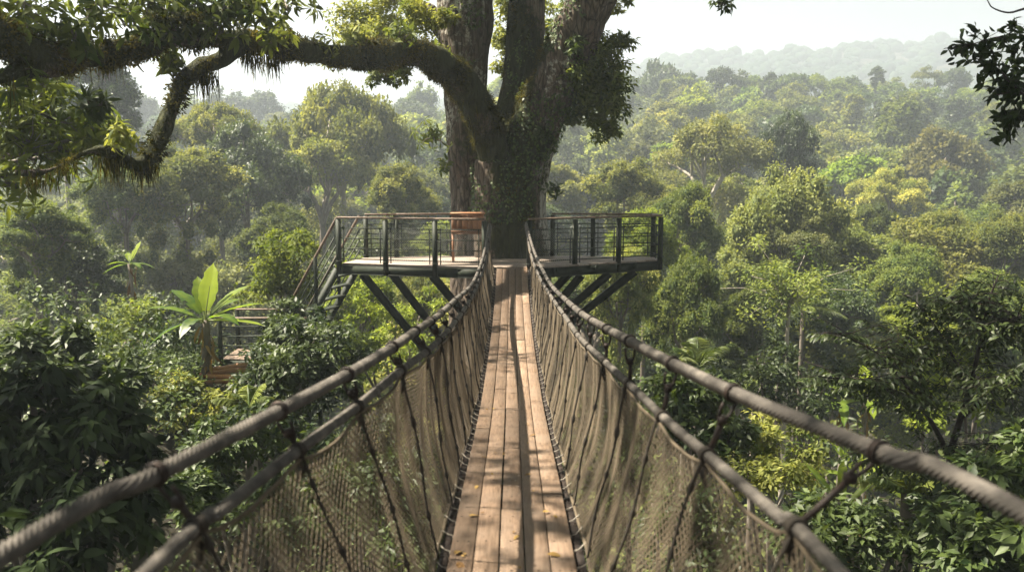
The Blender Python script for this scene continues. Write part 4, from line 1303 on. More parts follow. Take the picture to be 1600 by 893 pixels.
ptree('round_tree', 1228, 288, 200, 52, 'dome', 'leaf_brown', 'yellow green dome crowned tree with pale forking trunk', hscale=1.5, limb='pale_limb', tint=(1.3, 1.3, 1.05))
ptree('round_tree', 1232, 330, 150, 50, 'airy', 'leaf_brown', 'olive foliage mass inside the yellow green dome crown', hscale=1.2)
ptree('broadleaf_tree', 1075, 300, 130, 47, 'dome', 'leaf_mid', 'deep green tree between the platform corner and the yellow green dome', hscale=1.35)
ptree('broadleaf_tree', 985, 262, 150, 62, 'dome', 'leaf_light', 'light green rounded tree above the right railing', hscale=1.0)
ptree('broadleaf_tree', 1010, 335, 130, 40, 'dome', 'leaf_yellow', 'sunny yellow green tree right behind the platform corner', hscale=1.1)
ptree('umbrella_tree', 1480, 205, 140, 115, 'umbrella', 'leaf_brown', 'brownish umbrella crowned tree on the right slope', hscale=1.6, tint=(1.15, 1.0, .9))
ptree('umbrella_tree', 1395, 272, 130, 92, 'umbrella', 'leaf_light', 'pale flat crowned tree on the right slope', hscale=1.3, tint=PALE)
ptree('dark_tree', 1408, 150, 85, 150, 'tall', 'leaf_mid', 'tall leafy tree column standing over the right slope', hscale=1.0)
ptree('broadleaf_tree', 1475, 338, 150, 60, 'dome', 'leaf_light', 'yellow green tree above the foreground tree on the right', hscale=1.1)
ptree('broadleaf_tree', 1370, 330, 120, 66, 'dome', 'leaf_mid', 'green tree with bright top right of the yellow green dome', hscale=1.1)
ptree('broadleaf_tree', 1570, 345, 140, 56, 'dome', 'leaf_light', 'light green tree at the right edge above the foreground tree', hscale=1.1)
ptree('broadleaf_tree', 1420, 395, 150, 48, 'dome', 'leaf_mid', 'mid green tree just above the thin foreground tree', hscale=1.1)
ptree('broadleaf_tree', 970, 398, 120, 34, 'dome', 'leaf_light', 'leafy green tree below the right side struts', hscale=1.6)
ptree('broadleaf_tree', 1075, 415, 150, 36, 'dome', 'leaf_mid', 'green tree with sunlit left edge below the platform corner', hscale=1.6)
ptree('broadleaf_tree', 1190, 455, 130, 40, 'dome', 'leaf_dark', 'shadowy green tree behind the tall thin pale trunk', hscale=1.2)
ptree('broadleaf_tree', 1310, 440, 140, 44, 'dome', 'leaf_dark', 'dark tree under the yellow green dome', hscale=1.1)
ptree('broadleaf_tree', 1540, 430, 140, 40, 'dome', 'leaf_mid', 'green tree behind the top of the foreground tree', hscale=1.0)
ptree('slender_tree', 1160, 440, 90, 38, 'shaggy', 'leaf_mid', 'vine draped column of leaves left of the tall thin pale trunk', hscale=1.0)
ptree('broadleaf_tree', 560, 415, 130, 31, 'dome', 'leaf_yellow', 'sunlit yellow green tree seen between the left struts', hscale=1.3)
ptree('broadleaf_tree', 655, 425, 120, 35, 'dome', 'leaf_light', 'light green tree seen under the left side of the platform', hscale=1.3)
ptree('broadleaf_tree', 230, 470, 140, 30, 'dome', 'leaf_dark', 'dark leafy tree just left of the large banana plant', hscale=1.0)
# ridge silhouettes
for px, pt, w, k, m, lab, hs in ((1035, 104, 100, 'umbrella', 'leaf_dark', 'broad dark dome standing on the near ridge beside the giant tree', 1.8), (1078, 112, 40, 'tall', 'leaf_dark', 'small pointed dark tree on the near ridge', 1),
                                (1130, 108, 62, 'umbrella', 'leaf_dark', 'flat layered dark crown on the near ridge', 1.2), (1165, 118, 60, 'dome', 'leaf_mid', 'round hazy crown on the ridge right of the flat layered crown', 1.0),
                                (1205, 112, 40, 'tall', 'leaf_dark', 'dark slim tree on the ridge skyline', 1), (1275, 118, 50, 'umbrella', 'leaf_yellow', 'small yellowish flat crown on the ridge skyline', 1.3),
                                (1330, 122, 55, 'dome', 'leaf_dark', 'dark rounded crown on the ridge between the yellowish crown and the conifer', 1), (1371, 103, 26, 'tall', 'leaf_dark', 'small dark conifer shaped tree poking above the ridge', .8),
                                (1448, 104, 42, 'airy', 'leaf_brown', 'sparse brown crown on the ridge skyline', 1.2), (1490, 108, 62, 'umbrella', 'leaf_dark', 'dark umbrella crown on the ridge at upper right', 1.5), (1555, 122, 60, 'dome', 'leaf_mid', 'hazy crown on the ridge near the dangling dark leaves', 1.0),
                                (350, 150, 90, 'dome', 'leaf_dark', 'faint rounded crown on the hazy skyline under the limb', 1.0), (410, 142, 80, 'dome', 'leaf_dark', 'faint blue crown on the hazy skyline left of the spreading tree', 1.0), (225, 156, 90, 'dome', 'leaf_dark', 'faint crown on the hazy skyline behind the drooping branch', 1.0),
                                (660, 138, 60, 'dome', 'leaf_mid', 'hazy crown on the slope just left of the giant trunk', 1.2)):
    ptree('ridge_tree', px, pt, w, 215 + 10 * RNG.random(), k, m, lab, hscale=hs, limb='wood_limb')

# ---- the rest of the forest on the slopes
KL = {'dome': 'rounded', 'umbrella': 'flat topped', 'airy': 'loose open', 'tall': 'tall narrow', 'shaggy': 'vine draped'}
MLN = {'leaf_dark': 'dark green', 'leaf_mid': 'green', 'leaf_light': 'light green', 'leaf_yellow': 'yellow green', 'leaf_brown': 'olive brown'}


def scatter_forest():
    pts = []
    tries = 0
    while len(pts) < 262 and tries < 20000:
        tries += 1
        y = 42 + 205 * RNG.random() ** .85
        half = y * .66
        x = (RNG.random() * 2 - 1) * half
        sp = 6.2 + y * .022
        if any((x - a) ** 2 + (y - b) ** 2 < sp ** 2 for a, b in pts): continue
        pts.append((x, y))
    for x, y in pts:
        k = RNG.choice(['dome', 'umbrella', 'airy', 'tall', 'shaggy'], p=[.38, .13, .22, .15, .12])
        m = RNG.choice(['leaf_dark', 'leaf_mid', 'leaf_light', 'leaf_yellow', 'leaf_brown'], p=[.26, .36, .20, .08, .10])
        w = {'dome': 10.5, 'umbrella': 13, 'airy': 11, 'tall': 7.5, 'shaggy': 7}[k] * (.7 + .65 * RNG.random())
        gz = g1(x, y)
        # tree height, kept below the lines of sight of what stands in front on the near slope
        h = {'dome': 17, 'umbrella': 21, 'airy': 18, 'tall': 21, 'shaggy': 15}[k] * (.75 + .45 * RNG.random())
        px = CX + F_PX * x / y
        zmax = at(px, interp(y, [40, 55, 70, 90, 120, 160, 200, 250], [430, 345, 300, 262, 215, 165, 125, 118] if px > 760 else [440, 360, 300, 262, 222, 180, 158, 152]), y)[2]
        zt = min(gz + h, zmax + RNG.normal() * .8)
        zone = 'west of the giant trunk' if px < 700 else ('behind the giant trunk' if px < 960 else ('east of the giant trunk' if px < 1300 else 'far east of the giant trunk'))
        dist = 'in the valley' if y < 80 else ('on the middle slope' if y < 140 else 'on the upper slope')
        lab = '%s %s tree %s, %s' % (KL[k], MLN[m], dist, zone)
        tree('forest_tree', x, y, zt, w, k, m, lab, 'forest trees: ' + lab, tint=tuple(.95 + .25 * RNG.random() + .045 * RNG.normal(size=3)), limb='pale_limb' if RNG.random() < .35 else 'wood_limb')


scatter_forest()


# ---- far forest and understorey: too many to count
def far_forest():
    f = Foliage()
    for _ in range(7000):
        y = 290 + 500 * RNG.random(); x = (RNG.random() * 2 - 1) * y * .68
        if y < 430 and RNG.random() < .5: continue
        w = 3.0 + 3.5 * RNG.random(); h = w * (.7 + .45 * RNG.random())
        z = g1(x, y); flat = False
        if flat: c = np.array([x, y, z + 14 + 4 * RNG.random()]); k = np.array([w * .9, w * .9, 2.2])
        else: c = np.array([x, y, z + h * .5]); k = np.array([w, w, h * .75])
        t = np.clip(.35 + .2 * RNG.normal(), 0, 1)
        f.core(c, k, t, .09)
        f.clump(c, k * 1.02, 24, 1.1, .8, T_FLAT, .9, .6, .1, tvar=.12, tone=t)
    o = f.build('far_forest', M['leaf_hill']); tag(o, kind='stuff', label='dense hazy forest covering the far hill')


far_forest()


def understorey():
    f = Foliage()
    for _ in range(5200):
        y = 28 + 240 * RNG.random(); x = (RNG.random() * 2 - 1) * (y * .72 + 8)
        s = 1.0 + 1.5 * RNG.random() + y * .006
        hmax = interp(y, [28, 40, 60, 120, 200], [3, 6, 9, 10, 9])
        c = np.array([x, y, g1(x, y) + .4 + hmax * RNG.random()])
        f.clump(c, (s, s, s), 60, .24 + y * .0034, .6, T_FLAT, .65, .5, .15, tvar=.15)
    o = f.build('understorey', M['leaf_far']); tag(o, kind='stuff', label='dense understorey leaves covering the valley slopes')


understorey()


def undergrowth():
    f = Foliage()
    for _ in range(1500):
        y = 1 + 41 * RNG.random(); x = (RNG.random() * 2 - 1) * (y * .66 + 3)
        near = -9.6 < x < -5.0 and 12.0 < y < 23
        if -7.6 < x < -5.6 and 18.2 < y < 22.5: continue
        s = (.6 + .9 * RNG.random()) * (.55 if near else 1)
        z = g1(x, y) + s * (.3 + 1.6 * RNG.random() ** 2)
        f.clump((x, y, z), (s, s, s * .9), 110, .10 + .07 * RNG.random(), .5, T_FOLD, .45, .5, .25, tvar=.2)
    for _ in range(260):
        x = -8.4 + 2.6 * RNG.normal(); y = 18.5 + 3.4 * RNG.normal()
        if abs(x) < 1.5 or y < 3: continue
        f.clump((x, y, g1(x, y) + .12), (.55, .55, .28), 90, .09, .5, T_FOLD, .3, .6, .2, tvar=.2)
    o = f.build('undergrowth', M['leaf_dark']); tag(o, kind='stuff', label='leafy undergrowth on the ground below the bridge')


undergrowth()


# ------------------------------------------------------------------ shrubs and near trees
def shrub(name, label, cat, blobs, mat, L, aspect=.45, tmpl=T_FOLD, root=None, group=None, stems='wood_limb', per=80, whorl=False, droop=.3, cl=.42, k=7, trunk_r=.05, fork_t=.55):
    """blobs: (px, py, Y, radius px, number of leaf clumps or whorls)"""
    cs = [at(b[0], b[1], b[2]) for b in blobs]
    if root is None:
        m = np.mean(cs, axis=0); root = (m[0], m[1])
    base = np.array([root[0], root[1], g1(*root) - .15])
    e = empty(name, base, label, cat, group)
    f = Foliage(); mb = MB()
    mid = np.mean(cs, axis=0); fork = base + (mid - base) * [min(fork_t, .55), min(fork_t, .55), fork_t] + RNG.normal(size=3) * .15
    mb.tube(smooth_path(np.array([base, base * .5 + fork * .5 + RNG.normal(size=3) * [.12, .12, 0], fork]), .25), trunk_r * 1.3, 7)
    for c, b in zip(cs, blobs):
        rad = b[3] * b[2] / F_PX
        mb.tube(smooth_path(np.array([fork, (fork + c) / 2 + RNG.normal(size=3) * .12, c]), .2), trunk_r * .7, 6)
        for _ in range(b[4]):
            d = norm(RNG.normal(size=3) + [0, 0, .25])
            p = c + d * rad * RNG.random() ** .42
            if whorl: f.whorl(p, k, L, aspect, d + [0, 0, .6], tmpl, tone=np.clip(.5 + .2 * RNG.normal(), 0, 1))
            else: f.clump(p, rad * cl * np.array([1, 1, .75]) * (.6 + .6 * RNG.random()), per, L, aspect, tmpl, .25, .5, droop, tvar=.18, tone=np.clip(.48 + .25 * RNG.normal(), 0, 1))
            if RNG.random() < .6: mb.tube(np.array([c, (c + p) / 2 + RNG.normal(size=3) * .04, p]), [trunk_r * .3, trunk_r * .22, trunk_r * .12], 4)
    f.build('foliage', M[mat], e); mb.build('stem', M[stems], e, True)
    return e


# yellow foliage at the upper left, behind the drooping branch
shrub('yellow_leafed_tree', 'yellow green tree with long narrow leaves at the left edge behind the dangling branch', 'tree',
      [(30, 170, 14.5, 60, 40), (90, 190, 14.8, 60, 44), (150, 205, 15.2, 45, 24), (40, 235, 14.3, 60, 40), (110, 240, 15.0, 50, 26), (185, 215, 15.6, 26, 9), (20, 290, 14.0, 48, 22), (-60, 200, 14, 70, 40), (70, 140, 15, 35, 14)], 'leaf_yellow', .24, .28, T_DROOP, root=(-11.5, 15.0), whorl=True, k=8, trunk_r=.045, fork_t=.93)
# dark big leafed shrub in the left foreground
shrub('dark_shrub', 'large dark shrub with big drooping leaves filling the left foreground', 'shrub',
      [(50, 625, 8.6, 60, 14), (150, 630, 8.8, 52, 11), (20, 700, 8.2, 74, 16), (120, 715, 8.2, 72, 14), (205, 690, 8.8, 46, 8), (50, 790, 7.8, 86, 15), (170, 800, 8.0, 70, 12), (240, 750, 8.6, 40, 5), (100, 860, 7.4, 95, 14), (-60, 720, 8, 90, 12)], 'leaf_shaded', .19, .36, T_DROOP, per=40, droop=.5, cl=.36, trunk_r=.05)
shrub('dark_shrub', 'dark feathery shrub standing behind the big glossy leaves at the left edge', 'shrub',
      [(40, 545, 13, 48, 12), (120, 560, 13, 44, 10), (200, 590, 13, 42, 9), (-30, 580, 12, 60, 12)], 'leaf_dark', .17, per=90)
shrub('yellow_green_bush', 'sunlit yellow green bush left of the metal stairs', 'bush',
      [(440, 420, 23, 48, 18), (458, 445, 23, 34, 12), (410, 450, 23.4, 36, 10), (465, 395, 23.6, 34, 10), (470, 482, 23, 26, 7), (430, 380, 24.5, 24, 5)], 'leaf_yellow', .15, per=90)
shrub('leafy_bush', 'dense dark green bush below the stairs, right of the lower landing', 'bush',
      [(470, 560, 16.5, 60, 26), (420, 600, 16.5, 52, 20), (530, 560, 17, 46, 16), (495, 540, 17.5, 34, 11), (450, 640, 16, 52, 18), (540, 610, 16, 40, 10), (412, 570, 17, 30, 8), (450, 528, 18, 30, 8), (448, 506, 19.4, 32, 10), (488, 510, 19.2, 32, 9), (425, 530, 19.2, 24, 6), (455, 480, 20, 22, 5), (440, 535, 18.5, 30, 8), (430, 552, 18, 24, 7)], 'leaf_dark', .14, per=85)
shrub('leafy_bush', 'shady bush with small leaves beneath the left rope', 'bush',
      [(390, 690, 13, 60, 20), (330, 720, 12.5, 60, 18), (470, 700, 13, 48, 12), (300, 790, 11, 60, 15), (420, 790, 11, 60, 15)], 'leaf_dark', .13, per=85)  # darker leaf colour put in for foreground shade
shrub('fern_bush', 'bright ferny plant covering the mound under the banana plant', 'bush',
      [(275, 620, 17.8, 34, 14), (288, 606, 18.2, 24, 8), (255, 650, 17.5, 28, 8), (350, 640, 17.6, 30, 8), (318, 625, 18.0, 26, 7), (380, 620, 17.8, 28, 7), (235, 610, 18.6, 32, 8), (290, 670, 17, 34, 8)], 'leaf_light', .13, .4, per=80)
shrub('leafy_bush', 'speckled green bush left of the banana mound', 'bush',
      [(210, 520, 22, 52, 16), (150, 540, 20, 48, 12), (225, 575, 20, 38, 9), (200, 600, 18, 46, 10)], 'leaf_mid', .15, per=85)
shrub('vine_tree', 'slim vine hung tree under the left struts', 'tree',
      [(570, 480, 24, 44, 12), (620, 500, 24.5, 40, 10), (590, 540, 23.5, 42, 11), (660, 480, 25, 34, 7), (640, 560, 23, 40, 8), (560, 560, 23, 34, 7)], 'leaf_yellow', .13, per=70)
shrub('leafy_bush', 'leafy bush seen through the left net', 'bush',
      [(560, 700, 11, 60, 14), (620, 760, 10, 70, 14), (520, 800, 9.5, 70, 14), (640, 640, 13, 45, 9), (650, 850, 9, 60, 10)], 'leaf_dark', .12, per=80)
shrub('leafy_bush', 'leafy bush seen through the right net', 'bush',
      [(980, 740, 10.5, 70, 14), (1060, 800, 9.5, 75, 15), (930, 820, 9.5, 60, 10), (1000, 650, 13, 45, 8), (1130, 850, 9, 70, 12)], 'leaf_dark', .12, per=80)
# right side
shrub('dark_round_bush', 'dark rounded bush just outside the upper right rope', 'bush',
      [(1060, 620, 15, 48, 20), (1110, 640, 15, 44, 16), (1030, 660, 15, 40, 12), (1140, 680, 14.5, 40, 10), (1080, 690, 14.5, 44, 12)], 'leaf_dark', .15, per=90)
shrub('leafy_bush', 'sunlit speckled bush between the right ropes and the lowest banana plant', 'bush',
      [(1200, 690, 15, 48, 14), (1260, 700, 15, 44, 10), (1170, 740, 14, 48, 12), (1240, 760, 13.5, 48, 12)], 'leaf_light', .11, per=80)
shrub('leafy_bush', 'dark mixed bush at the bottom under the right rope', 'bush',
      [(1300, 840, 10.5, 70, 16), (1400, 850, 10.5, 70, 15), (1250, 820, 11, 50, 9), (1480, 830, 10.5, 60, 12)], 'leaf_dark', .13, per=80)  # leaf colour darkened in place of the shade down here
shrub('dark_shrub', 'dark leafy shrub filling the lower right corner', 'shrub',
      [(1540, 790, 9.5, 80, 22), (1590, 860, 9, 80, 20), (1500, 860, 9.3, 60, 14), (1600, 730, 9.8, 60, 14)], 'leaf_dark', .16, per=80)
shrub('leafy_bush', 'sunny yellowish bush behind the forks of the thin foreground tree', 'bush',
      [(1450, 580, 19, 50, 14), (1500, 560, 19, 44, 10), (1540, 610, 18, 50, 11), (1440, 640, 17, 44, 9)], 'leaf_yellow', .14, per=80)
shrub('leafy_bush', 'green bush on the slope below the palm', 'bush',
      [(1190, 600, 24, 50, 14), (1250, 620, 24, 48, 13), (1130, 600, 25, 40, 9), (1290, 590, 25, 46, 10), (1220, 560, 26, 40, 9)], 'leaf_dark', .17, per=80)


# thin foreground tree with spreading layered branches
def thin_tree():
    Yt = 11.0
    gx, gy = at(1494, 893, 11.0)[:2]
    base = np.array([gx, gy, g1(gx, gy) - .2])
    e = empty('thin_tree', base, 'thin dark stemmed tree with layered branches of drooping leaves in the right foreground', 'tree')
    f = Foliage(); mb = MB()
    def limb(L, leafy=True, n=10):
        P, r = pxpath(L); P, r = smooth_path(P, .08, r); mb.tube(P, r, 6)
        return P
    t0 = at(1494, 893, 11.0)
    mb.tube(smooth_path(np.array([base, (base + t0) / 2 + [.1, 0, 0], t0]), .3), .055, 8)
    tr = limb([(1494, 893, 11, 7), (1490, 800, 11, 6.5), (1484, 720, 11, 6), (1500, 655, 11, 5), (1520, 590, 10.9, 4), (1532, 530, 10.8, 3), (1545, 470, 10.7, 2), (1560, 430, 10.7, 1)])
    br = [limb(L) for L in (
        [(1486, 720, 11, 5), (1462, 670, 10.9, 4), (1435, 630, 10.8, 3), (1400, 580, 10.7, 2.4), (1360, 545, 10.6, 1.6), (1310, 520, 10.5, 1)],
        [(1440, 640, 10.8, 2.5), (1400, 615, 10.5, 2), (1350, 595, 10.3, 1.4), (1300, 590, 10.2, 1)],
        [(1452, 655, 10.9, 2.6), (1445, 610, 11, 2), (1430, 560, 11.1, 1.5), (1400, 510, 11.2, 1)],
        [(1512, 610, 10.9, 3), (1490, 560, 11.2, 2.2), (1462, 510, 11.4, 1.6), (1430, 470, 11.5, 1)],
        [(1500, 655, 11, 3.4), (1540, 620, 10.6, 2.6), (1580, 590, 10.3, 2), (1640, 560, 10, 1.2)],
        [(1530, 540, 10.8, 2.4), (1560, 510, 10.5, 1.8), (1600, 490, 10.3, 1.2)],
        [(1490, 740, 11, 3), (1530, 700, 10.6, 2.4), (1570, 680, 10.3, 1.8), (1630, 650, 10, 1)],
        [(1486, 760, 11, 3), (1440, 730, 10.7, 2), (1390, 715, 10.5, 1.4), (1340, 700, 10.4, 1)],
        [(1540, 480, 10.7, 2), (1510, 470, 10.9, 1.4), (1470, 465, 11.1, 1)])]
    for P in br + [tr[len(tr) // 2:]]:
        m = len(P)
        for i in np.linspace(m * .30, m - 1, 30).astype(int):
            for _ in range(2):
                d = norm(RNG.normal(size=3) * [1, 1, .3]); Ls = .25 + .35 * RNG.random()
                q = P[i] + d * Ls + [0, 0, .05 * RNG.normal()]
                mb.tube(np.array([P[i], (P[i] + q) / 2 + [0, 0, .03], q]), [.006, .005, .003], 4)
                # leaves in two ranks along the twig
                k = int(8 + 6 * RNG.random()); tt = np.linspace(.25, 1.05, k)
                pp = P[i] + (q - P[i]) * tt[:, None]
                sd = norm(np.cross(d, [0, 0, 1])); sg = np.where(np.arange(k) % 2 == 0, 1, -1)
                A = d * .55 + sd * sg[:, None] + [0, 0, -.35] + RNG.normal(size=(k, 3)) * .2
                f.leaves(pp, A, np.tile([0, 0, 1.0], (k, 1)) + RNG.normal(size=(k, 3)) * .3, .085 + .05 * RNG.random(k), .034 + .012 * RNG.random(k), T_LONG, np.clip(.5 + .25 * RNG.normal(size=k), 0, 1))
    f.build('foliage', M['leaf_dark'], e); mb.build('stem', M['iron'], e, True)


thin_tree()


# dark branch reaching in from the upper right corner: the outer bough of a tree beside the frame
def corner_branch():
    x, y = at(1760, 200, 9.5)[:2]
    base = np.array([x, y, g1(x, y) - .2])
    e = empty('overhanging_tree', base, 'dark leafy branches of a tree reaching in at the upper right corner', 'tree')
    mb = MB(); f = Foliage()
    top = at(1740, -40, 9.5)
    mb.tube(smooth_path(np.array([base, (base + top) / 2 + [.2, 0, 0], top, top + [.1, 0, 1.5]]), .3), .10, 8)
    brs = []
    for L in ([(1742, 150, 9.5, 7), (1670, 150, 9.4, 4), (1610, 152, 9.3, 2.6), (1580, 130, 9.2, 1.8), (1560, 108, 9.2, 1.4), (1530, 92, 9.1, 1)],
              [(1640, 152, 9.4, 3), (1600, 140, 9.3, 2.2), (1570, 146, 9.2, 1.6), (1550, 150, 9.2, 1)],
              [(1742, 60, 9.5, 6), (1660, 70, 9.4, 3), (1600, 60, 9.3, 2), (1560, 58, 9.2, 1.3), (1510, 72, 9.1, .8)],
              [(1660, 150, 9.4, 3), (1620, 175, 9.3, 2), (1590, 180, 9.2, 1.5), (1560, 190, 9.2, 1)],
              [(1742, -10, 9.5, 5), (1640, 5, 9.4, 2.5), (1600, 14, 9.3, 2), (1575, 20, 9.3, 1.4), (1548, 10, 9.2, 1), (1540, -10, 9.2, .8)]):
        P, r = pxpath(L); P, r = smooth_path(P, .05, r); mb.tube(P, r, 6); brs.append(P)
    for P, n in zip(brs, (22, 12, 26, 20, 0)):
        for _ in range(n):
            i = int(len(P) * (.45 + .55 * RNG.random())) - 1
            d = norm(RNG.normal(size=3) * [1, .7, .5] + [-.3, 0, -.2]); q = P[i] + d * (.12 + .16 * RNG.random())
            mb.tube(np.array([P[i], (P[i] + q) / 2, q]), [.004, .003, .003], 4)
            k = 8
            A = d + RNG.normal(size=(k, 3)) * .7 + [0, 0, -.3]
            f.leaves(P[i] + (q - P[i]) * RNG.random((k, 1)), A, norm(RNG.normal(size=(k, 3)) * .6 + [0, -.3, .6]), (.08 + .06 * RNG.random(k)), .048, T_LONG, RNG.random(k))
    for px, py in ((1560, 95), (1590, 90), (1535, 85), (1575, 60), (1580, 190), (1570, 205), (1600, 175), (1510, 78), (1590, 120)):
        c = at(px, py, 9.25); k = 24
        f.leaves(c + RNG.normal(size=(k, 3)) * .075, RNG.normal(size=(k, 3)) + [0, 0, -.5], norm(RNG.normal(size=(k, 3)) * .6 + [0, -.4, .5]), (.08 + .06 * RNG.random(k)), .05, T_LONG, RNG.random(k))
    # the unseen main crown outside the frame
    for _ in range(22):
        f.clump(top + RNG.normal(size=3) * [1.3, 1.3, 1.1] + [2.2, 0, 1.6], .7, 60, .16, .5, T_FOLD, .3, .5, .3)
    f.build('foliage', M['leaf_shaded'], e); mb.build('trunk', M['iron'], e, True)  # near-black leaf colour stands in for the shade on this bough


corner_branch()


# ------------------------------------------------------------------ bananas, palms, thin pale trunk, mound
def banana_leaf(f, p, d, L, W, droop, tone, tear=.25):
    """one broad leaf with a midrib fold, ragged edge and arching blade"""
    n = 14
    t = np.linspace(0, 1, n)
    d = norm(np.asarray(d, float)); side = norm(np.cross(d, [0, 0, 1]) + 1e-6); up = np.cross(side, d)
    mid = p + d * (t * L)[:, None] + np.array([0, 0, -1.0]) * (droop * L * t ** 2)[:, None]
    w = W * .5 * np.sin(np.clip(t * 1.02 + .04, 0, 1) * math.pi) ** .55
    V, q = [], []
    for i in range(n):
        wl, wr = w[i] * (1 - tear * RNG.random()), w[i] * (1 - tear * RNG.random())
        lift = .22
        V += [mid[i] - side * wl + up * wl * lift, mid[i] - side * wl * .5 + up * wl * .22, mid[i], mid[i] + side * wr * .5 + up * wr * .22, mid[i] + side * wr + up * wr * lift]
    for i in range(n - 1):
        for j in range(4):
            if RNG.random() < tear * .16 and j in (0, 3) and 2 < i < 11: continue
            a = i * 5 + j; q.append([a, a + 1, a + 6, a + 5])
    f.V.append(np.array(V)); f.F.append(np.array(q) + f.n); f.r.append(np.clip(tone + np.repeat(.10 * RNG.normal(size=n), 5) + np.tile([-.12, -.04, .12, -.04, -.12], n), 0, 1)); f.n += len(V)


def banana(px, py, Y, h, leafL, label, spec, group=None, base_py=None, trunk_r=.09):
    c = at(px, py, Y)
    gz = g1(c[0], c[1]) - .1
    e = empty('banana_plant', (c[0], c[1], gz), label, 'banana plant', group)
    mb = MB(); zz = np.linspace(gz, c[2], 12)
    mb.tube(np.column_stack([c[0] + .03 * np.sin(zz * 3), np.full(12, c[1]), zz]), np.linspace(trunk_r * 1.5, trunk_r * .75, 12) * (1 + .12 * RNG.normal(size=12)), 10)
    mb.build('trunk', M['wood_limb'], e, True)
    for az, el, L, W, dr, tone in spec:
        f = Foliage()
        d = np.array([math.cos(az) * math.cos(el), math.sin(az) * math.cos(el), math.sin(el)])
        s0 = c + d * leafL * .18
        banana_leaf(f, s0, d, leafL * L, leafL * W, dr, tone)
        lf = f.build('leaf', M['banana'], e)
        mb = MB(); mb.tube(np.array([c - [0, 0, .1], c + d * leafL * .1, s0 + d * leafL * L * .5 - [0, 0, dr * leafL * L * .25]]), [.03, .022, .008], 5)
        mb.build('leaf_stalk', M['palm'], lf, True)
    # dry hanging leaf bases
    f = Foliage(); n = 26
    P = np.column_stack([c[0] + RNG.normal(size=n) * .07, c[1] + RNG.normal(size=n) * .07, c[2] - .05 - RNG.random(n) * min(1.3, c[2] - gz)])
    f.leaves(P, np.tile([0, 0, -1.0], (n, 1)) + RNG.normal(size=(n, 3)) * .22, norm(RNG.normal(size=(n, 3))), .25 + .3 * RNG.random(n), .08, T_LONG)
    f.build('dry_leaves', M['fallen'], e)
    return e


R2 = lambda a: math.radians(a)
banana(320, 500, 19.0, 1.3, 1.25, 'large banana plant on the mound with one upright glowing yellow green leaf',
       [(R2(82), R2(68), .98, .42, .05, 1.0), (R2(178), R2(22), 1.0, .30, .22, .25), (R2(150), R2(40), 1.0, .34, .25, .2), (R2(10), R2(24), 1.0, .32, .20, .45), (R2(-8), R2(2), 1.0, .28, .12, .8),  # first leaf: brightest tone paints its backlit glow
        (R2(35), R2(42), 1.0, .36, .2, .6), (R2(60), R2(30), .9, .34, .3, .4), (R2(118), R2(52), .95, .34, .15, .5), (R2(200), R2(-5), .8, .3, .4, .1), (R2(330), R2(20), .8, .3, .45, .2), (R2(260), R2(15), .7, .3, .6, .15)])
banana(203, 412, 25.0, 3, .72, 'tall slender banana plant far left with a pale upright leaf',
       [(R2(60), R2(60), 1.0, .34, .1, .9), (R2(170), R2(10), .9, .3, .3, .3), (R2(200), R2(-5), .9, .3, .35, .2), (R2(0), R2(5), .9, .3, .35, .3), (R2(320), R2(10), .8, .3, .4, .2), (R2(120), R2(35), .8, .3, .2, .7)], trunk_r=.06)
banana(1352, 625, 27.0, 2, 1.3, 'banana plant in a sunny gap right of the ropes, behind the foreground tree',
       [(R2(75), R2(62), .9, .40, .1, .95), (R2(170), R2(25), 1.2, .3, .2, .4), (R2(200), R2(5), 1.1, .3, .3, .3), (R2(10), R2(18), 1.1, .32, .3, .7), (R2(335), R2(8), 1.0, .3, .4, .6), (R2(130), R2(45), 1.1, .3, .2, .5), (R2(260), R2(10), .8, .3, .5, .5)])
banana(1318, 628, 28.0, 2, 1.2, 'bluish banana plant standing left of the sunny gap banana',
       [(R2(170), R2(25), 1.2, .3, .2, .3), (R2(200), R2(5), 1.1, .3, .3, .2), (R2(120), R2(55), 1.1, .32, .2, .3), (R2(60), R2(45), 1.0, .3, .2, .3), (R2(250), R2(0), 1.0, .3, .4, .3)])
banana(1345, 752, 14.5, 1, .95, 'low banana plant with pale sunlit leaves beneath the upper right rope',
       [(R2(20), R2(35), 1.0, .26, .2, .8), (R2(60), R2(55), .9, .26, .2, .9), (R2(120), R2(45), .9, .26, .2, .6), (R2(0), R2(8), 1.0, .24, .3, .7), (R2(170), R2(20), .9, .26, .3, .5), (R2(300), R2(15), .8, .26, .4, .6)])
banana(1315, 800, 12.5, 1, .9, 'lowest narrow leafed banana clump under the right rope',
       [(R2(15), R2(45), 1.0, .2, .2, .4), (R2(70), R2(60), 1.0, .2, .2, .5), (R2(130), R2(50), 1.0, .2, .2, .4), (R2(180), R2(35), .9, .2, .3, .4), (R2(220), R2(25), .8, .2, .3, .3), (R2(330), R2(25), .8, .2, .3, .4)])
banana(1275, 700, 18.0, 1, .8, 'small shaded banana plant in the dark gap beside the right rope',
       [(R2(15), R2(45), 1.0, .2, .2, .2), (R2(70), R2(60), 1.0, .2, .2, .3), (R2(130), R2(50), 1.0, .2, .2, .2), (R2(190), R2(25), .9, .2, .3, .2)])


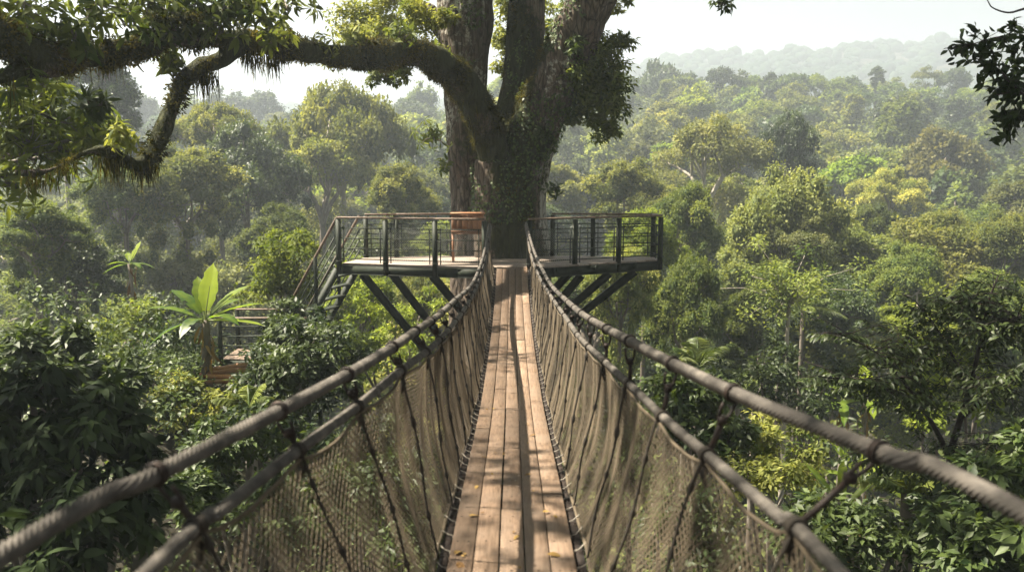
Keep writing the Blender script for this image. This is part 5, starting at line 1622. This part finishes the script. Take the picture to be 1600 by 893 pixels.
def palm(px, py, Y, L, label, n, name='palm_tree', mat='palm', seedel=(10, 75)):
    c = at(px, py, Y); gz = g1(c[0], c[1]) - .1
    e = empty(name, (c[0], c[1], gz), label, 'palm')
    mb = MB(); zz = np.linspace(gz, c[2], 10); mb.tube(np.column_stack([np.full(10, c[0]), np.full(10, c[1]), zz]), np.linspace(.14, .10, 10), 8)
    mb.build('trunk', M['wood_limb'], e, True)
    for i in range(n):
        az = i * 2.39996 + RNG.normal() * .2; el = R2(seedel[0] + (seedel[1] - seedel[0]) * (i + .5) / n)
        d = np.array([math.cos(az) * math.cos(el), math.sin(az) * math.cos(el), math.sin(el)])
        k = 34; t = np.linspace(.12, 1, k); LL = L * (.8 + .3 * RNG.random())
        mid = c + d * (t * LL)[:, None] + np.array([0, 0, -1.0]) * (.42 * LL * t ** 2.2)[:, None]
        tang = np.gradient(mid, axis=0); tang = norm(tang)
        f = Foliage()
        for sg in (-1, 1):
            sd = norm(np.cross(tang, [0, 0, 1])) * sg
            A = norm(sd + tang * .65 + [0, 0, -.28] + RNG.normal(size=(k, 3)) * .07)
            f.leaves(mid, A, norm(np.cross(tang, sd) * sg * -1 + [0, 0, 1.0]), LL * .26 * np.sin(np.clip(t * .95 + .08, 0, 1) * math.pi) ** .6, .035 + .0 * t, T_LONG, np.full(k, np.clip(.5 + .25 * RNG.normal(), 0, 1)))
        fr = f.build('frond', M[mat], e)
        mb = MB(); mb.tube(np.concatenate([[c], mid]), np.linspace(.028, .006, k + 1), 5); mb.build('rachis', M['palm'], fr, True)


palm(1090, 575, 27.0, 1.75, 'sunlit feathery palm just above the upper right rope', 13)
palm(1180, 605, 28.0, 1.3, 'small palm with drooping pale fronds right of the sunlit palm', 9, seedel=(-5, 55))
palm(1255, 480, 42.0, 2.2, 'hazy palm crown beside the tall thin pale trunk', 11)
palm(390, 640, 15.5, .9, 'dark fern like palm tucked below the lower landing', 9, mat='leaf_mid')
palm(1420, 770, 11.5, .9, 'shaded fern like palm beneath the thin foreground tree', 9, mat='leaf_mid')


def pale_trunk():
    P, r = pxpath([(1228, 600, 37, 3.4), (1229, 540, 37, 3.2), (1232, 490, 37, 3), (1234, 465, 37, 2.6), (1235, 448, 37, 2)])
    b = P[0].copy(); b[2] = g1(b[0], b[1]) - .2
    e = empty('pale_trunk_tree', b, 'tall thin pale tree trunk rising behind the small palm, with a sparse top', 'tree')
    P = np.concatenate([[b], P]); r = np.concatenate([[.17], r])
    mb = MB(); P, r = smooth_path(P, .4, r); mb.tube(P, r, 8)
    f = Foliage()
    for _ in range(40):
        q = P[-1] + RNG.normal(size=3) * [1.0, 1.0, .6]
        mb.tube(np.array([P[-4], (P[-1] + q) / 2, q]), [.02, .015, .01], 4); f.clump(q, .55, 90, .18, .5, T_FLAT, .3, .5, .3)
    mb.build('trunk', M['pale_limb'], e, True); f.build('crown', M['leaf_mid'], e)


pale_trunk()


def mound_logs():
    for i, (px, py, Y, L, a) in enumerate(((352, 580, 19.0, .95, .15), (345, 588, 18.9, 1.0, -.1), (360, 573, 19.1, .8, .3), (338, 596, 18.8, .75, .05))):
        c = at(px, py, Y)
        lab = ('split reddish log lying second from the top of the pile beside the banana trunk', 'longest split log in the middle of the small pile by the banana trunk', 'topmost split log of the small pile by the banana trunk', 'lowest short split log of the pile by the banana trunk')[i]
        mb = MB(); d = np.array([math.cos(a), .25 * math.sin(a * 3), .10 * math.sin(a * 5)])
        s = np.linspace(-.5, .5, 7)
        mb.tube(c + d * (s * L)[:, None] + np.column_stack([np.zeros(7), np.zeros(7), .01 * np.sin(s * 9)]), .055 + .008 * RNG.random(7), 8)
        o = mb.build('split_log', M['red_wood'], None, True); tag(o, lab, 'log', 'split logs on the mound')
    # the earthy stump-like mound under them
    c = at(330, 640, 19.3)
    th = np.linspace(0, 2 * math.pi, 28, endpoint=False); V, q = [], []
    zb = g1(c[0], c[1]) - .4; zt = at(330, 600, 19.3)[2]
    m = 12
    for i in range(m):
        t = i / (m - 1)
        for a in th: V.append([c[0] + (.95 - .25 * t) * math.cos(a), c[1] + (.75 - .2 * t) * math.sin(a), zb + (zt - zb) * t])
    V = np.array(V); V += norm(V - [c[0], c[1], 0]) * [1, 1, 0] * (.14 * vnoise(V, 2.5, 77) + .07 * vnoise(V, 7, 78))[:, None]
    k = len(th)
    for i in range(m - 1):
        for j in range(k): q.append([i * k + j, i * k + (j + 1) % k, (i + 1) * k + (j + 1) % k, (i + 1) * k + j])
    b = (m - 1) * k
    for j in range(k // 2 - 1): q.append([b + j, b + j + 1, b + k - 2 - j, b + k - 1 - j])
    o = link('earth_mound', mesh_arrays('earth_mound', V, q, smooth=True), M['soil']); tag(o, 'dark earthy stump overgrown with ferns under the banana plant', 'mound')


mound_logs()


# ------------------------------------------------------------------ fallen leaves on the planks
def fallen_leaves():
    spots = [(711, 868, 'pale dry leaf lying on the leftmost plank at the bottom edge'), (716, 880, 'small ochre leaf beside the pale dry leaf on the leftmost plank'), (752, 716, 'curled brown leaf lying across the gap on the left planks'), (838, 680, 'orange curled leaf lying on the right planks in mid distance'),
             (848, 802, 'yellowish leaf lying in the sun on the right planks'), (746, 760, 'tiny brown leaf near the left edge of the planks'), (855, 868, 'brown leaf on the outer right plank at the bottom'), (812, 838, 'small leaf lying near the centre gap in the foreground'),
             (733, 808, 'dark small leaf on the leftmost plank'), (770, 640, 'small leaf on the left planks far along the bridge'), (806, 600, 'tiny far leaf on the middle plank'), (829, 742, 'tan leaf on the right planks below the orange curled leaf')]
    for px, py, lab in spots:
        d = ray(px, py); ts = np.linspace(2, 18, 800)
        P = d[None] * ts[:, None]; i = np.argmin(np.abs(P[:, 2] - deck_z(P[:, 1])))
        p = P[i] + [0, 0, .012]
        a = RNG.random() * 6.28; f = Foliage(); L = .045 + .04 * RNG.random()
        f.leaves(np.array([p]), np.array([[math.cos(a), math.sin(a), .05]]), np.array([[.1 * RNG.normal(), .1 * RNG.normal(), 1.0]]), L, L * .55, T_LONG, np.array([RNG.random()]))
        o = f.build('fallen_leaf', M['fallen']); tag(o, lab, 'leaf', 'fallen leaves on the bridge')

    for _ in range(26):
        y = 3.6 + 8 * RNG.random() ** 1.5; x = .33 * (RNG.random() * 2 - 1); a = RNG.random() * 6.28; f = Foliage(); L = .018 + .022 * RNG.random()
        f.leaves(np.array([[x, y, float(deck_z(y)) + .010]]), np.array([[math.cos(a), math.sin(a), .05]]), np.array([[.15 * RNG.normal(), .15 * RNG.normal(), 1.0]]), L, L * .6, T_LONG, np.array([RNG.random()]))
        o = f.build('leaf_crumb', M['fallen']); tag(o, 'tiny brown leaf crumb scattered on the bridge planks', 'leaf crumb', 'leaf crumbs on the bridge planks')


fallen_leaves()
